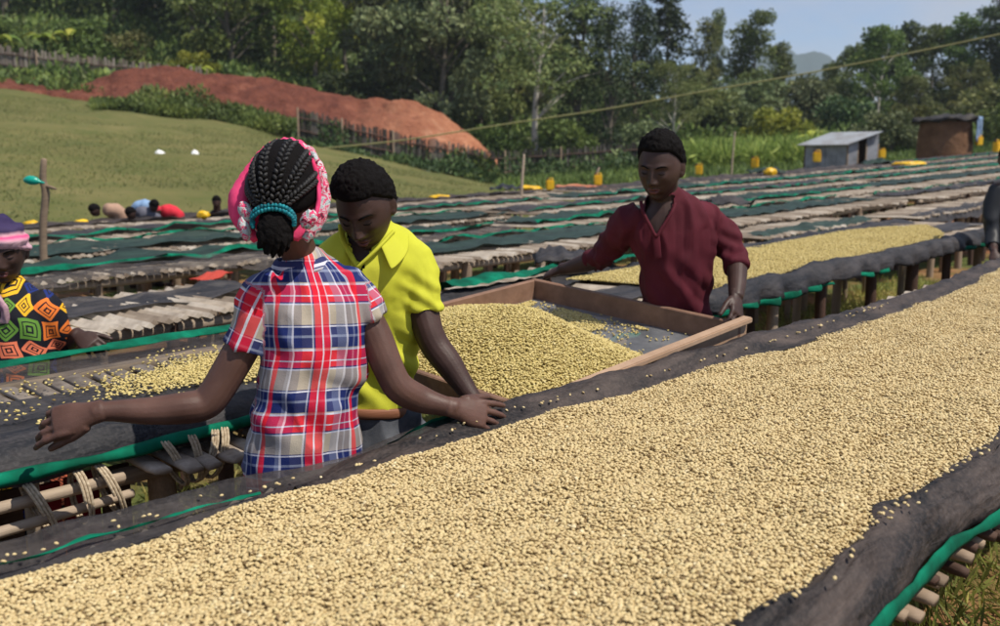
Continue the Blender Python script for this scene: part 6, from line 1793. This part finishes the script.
# ---- people crouching beyond the last tables at the left -------------
def croucher(px, py, Y, shirt, label, seed, tall=.0, k=1.0, hat=None):
    top = at(px, py - (10 if py < 205 else 16), Y); rnd = random.Random(seed); c = Vector((top.x, top.y, g(top.x, top.y)))
    t = thing('person', label, 'person', c, 'people crouching at the foot of the meadow')
    H = top.z - c.z; yaw = rnd.uniform(-50, 50); Rz = Matrix.Rotation(R(yaw), 3, 'Z')
    def q(x, y, z): return c + Rz @ Vector((x, y, 0)) + Vector((0, 0, z))
    hz = H - .12; lean = rnd.uniform(.05, .18); bend = py > 205; up_ = .14 if bend else 0
    bm = bmesh.new(); add_head(bm, q(0, -lean - (.26 if bend else .02), hz), Rz @ frame(0, 45 if bend else 20), .74, 3)
    loft(bm, [q(0, -lean * .6, hz - .22), q(0, -lean, hz - .04)], [.06, .05], None, 10, 2)
    loft(bm, [q(0, .05, hz - .66), q(0, .0, hz - .45), q(0, -lean * .6, hz - .2)], [(.14, .11), (.13, .10), (.15, .09)], Rz @ Vector((1, 0, 0)), 14, 2)
    for s in (-1, 1):
        loft(bm, [q(s * .15, -lean * .6, hz - .2), q(s * .2, -.15, hz - .42), q(s * .12, -.38, hz - .45)], [.045, .038, .026], None, 10, 2)
        ball(bm, q(s * .11, -.43, hz - .45), (.04, .05, .025))
        loft(bm, [q(s * .09, .03, hz - .64), q(s * .14, -.34, max(.32, hz - .5)), q(s * .12, -.22, .06), q(s * .12, -.34, .04)], [.08, .06, .04, .03], None, 10, 2)
    mobj('body', fuse(bm, .014, 1), SKIN2, t)
    bm = bmesh.new(); loft(bm, [q(0, .05, hz - .70), q(0, .0, hz - .45), q(0, -lean * .6, hz - .2 + up_), q(0, -lean * .7 - up_, hz - .14 + up_)], [(.17, .14), (.155, .12), (.17, .11), (.09, .08)], Rz @ Vector((1, 0, 0)), 16, 3)
    for s in (-1, 1): loft(bm, [q(s * .13, -lean * .6, hz - .2), q(s * .19, -.12, hz - .38)], [.062, .056], None, 10, 2)
    me = fuse(bm, .02, 2); cloth_fold(me, .012, 6, seed); mobj('shirt', me, shirt, t)
    hair_cap('headwear' if hat else 'hair', t, q(0, -lean - (.26 if bend else .02), hz), Rz @ frame(0, 45 if bend else 20), .74, .014, .002, hat or HAIR, .058, seed, 3)
def plain(name, c): return M(name, c, .8, .2).m
croucher(124, 216, 12.9, plain('tan_cloth', (.38, .24, .17)), 'person in tan crouching beyond the last table, leftmost of the group', 1)
croucher(138, 212, 13.0, plain('light_blue_cloth', (.22, .34, .52)), 'person in a light blue shirt crouching beyond the last table', 2)
croucher(153, 219, 12.9, plain('grey_cloth', (.12, .12, .15)), 'person in dark grey crouching between the light blue and the red clothed persons', 3)
croucher(174, 217, 13.1, plain('bright_red_cloth', (.60, .03, .05)), 'person in bright red crouching beyond the last table', 4, hat=plain('red_headcloth', (.6, .04, .06)))
croucher(217, 203, 13.3, plain('black_cloth', (.02, .02, .025)), 'person in black sitting upright beside the woman with the pink headscarf', 5)
# ------------------------------------------------------------------ haze
bm = bmesh.new(); box(bm, (200, 900, 108), (2600, 2000, 224))
hz = bobj('haze', bm, None, None, 'stuff', False)
hz['label'] = 'thin pale haze in the air over the field and hills'
mh = bpy.data.materials.new('haze'); mh.use_nodes = True; tn = mh.node_tree; tn.nodes.clear()
oo = tn.nodes.new('ShaderNodeOutputMaterial'); pv_ = tn.nodes.new('ShaderNodeVolumePrincipled')
pv_.inputs['Color'].default_value = (.82, .9, 1, 1); pv_.inputs['Density'].default_value = .0003; pv_.inputs['Anisotropy'].default_value = .2
tn.links.new(pv_.outputs[0], oo.inputs['Volume']); hz.data.materials.append(mh)
sc.cycles.volume_bounces = 0
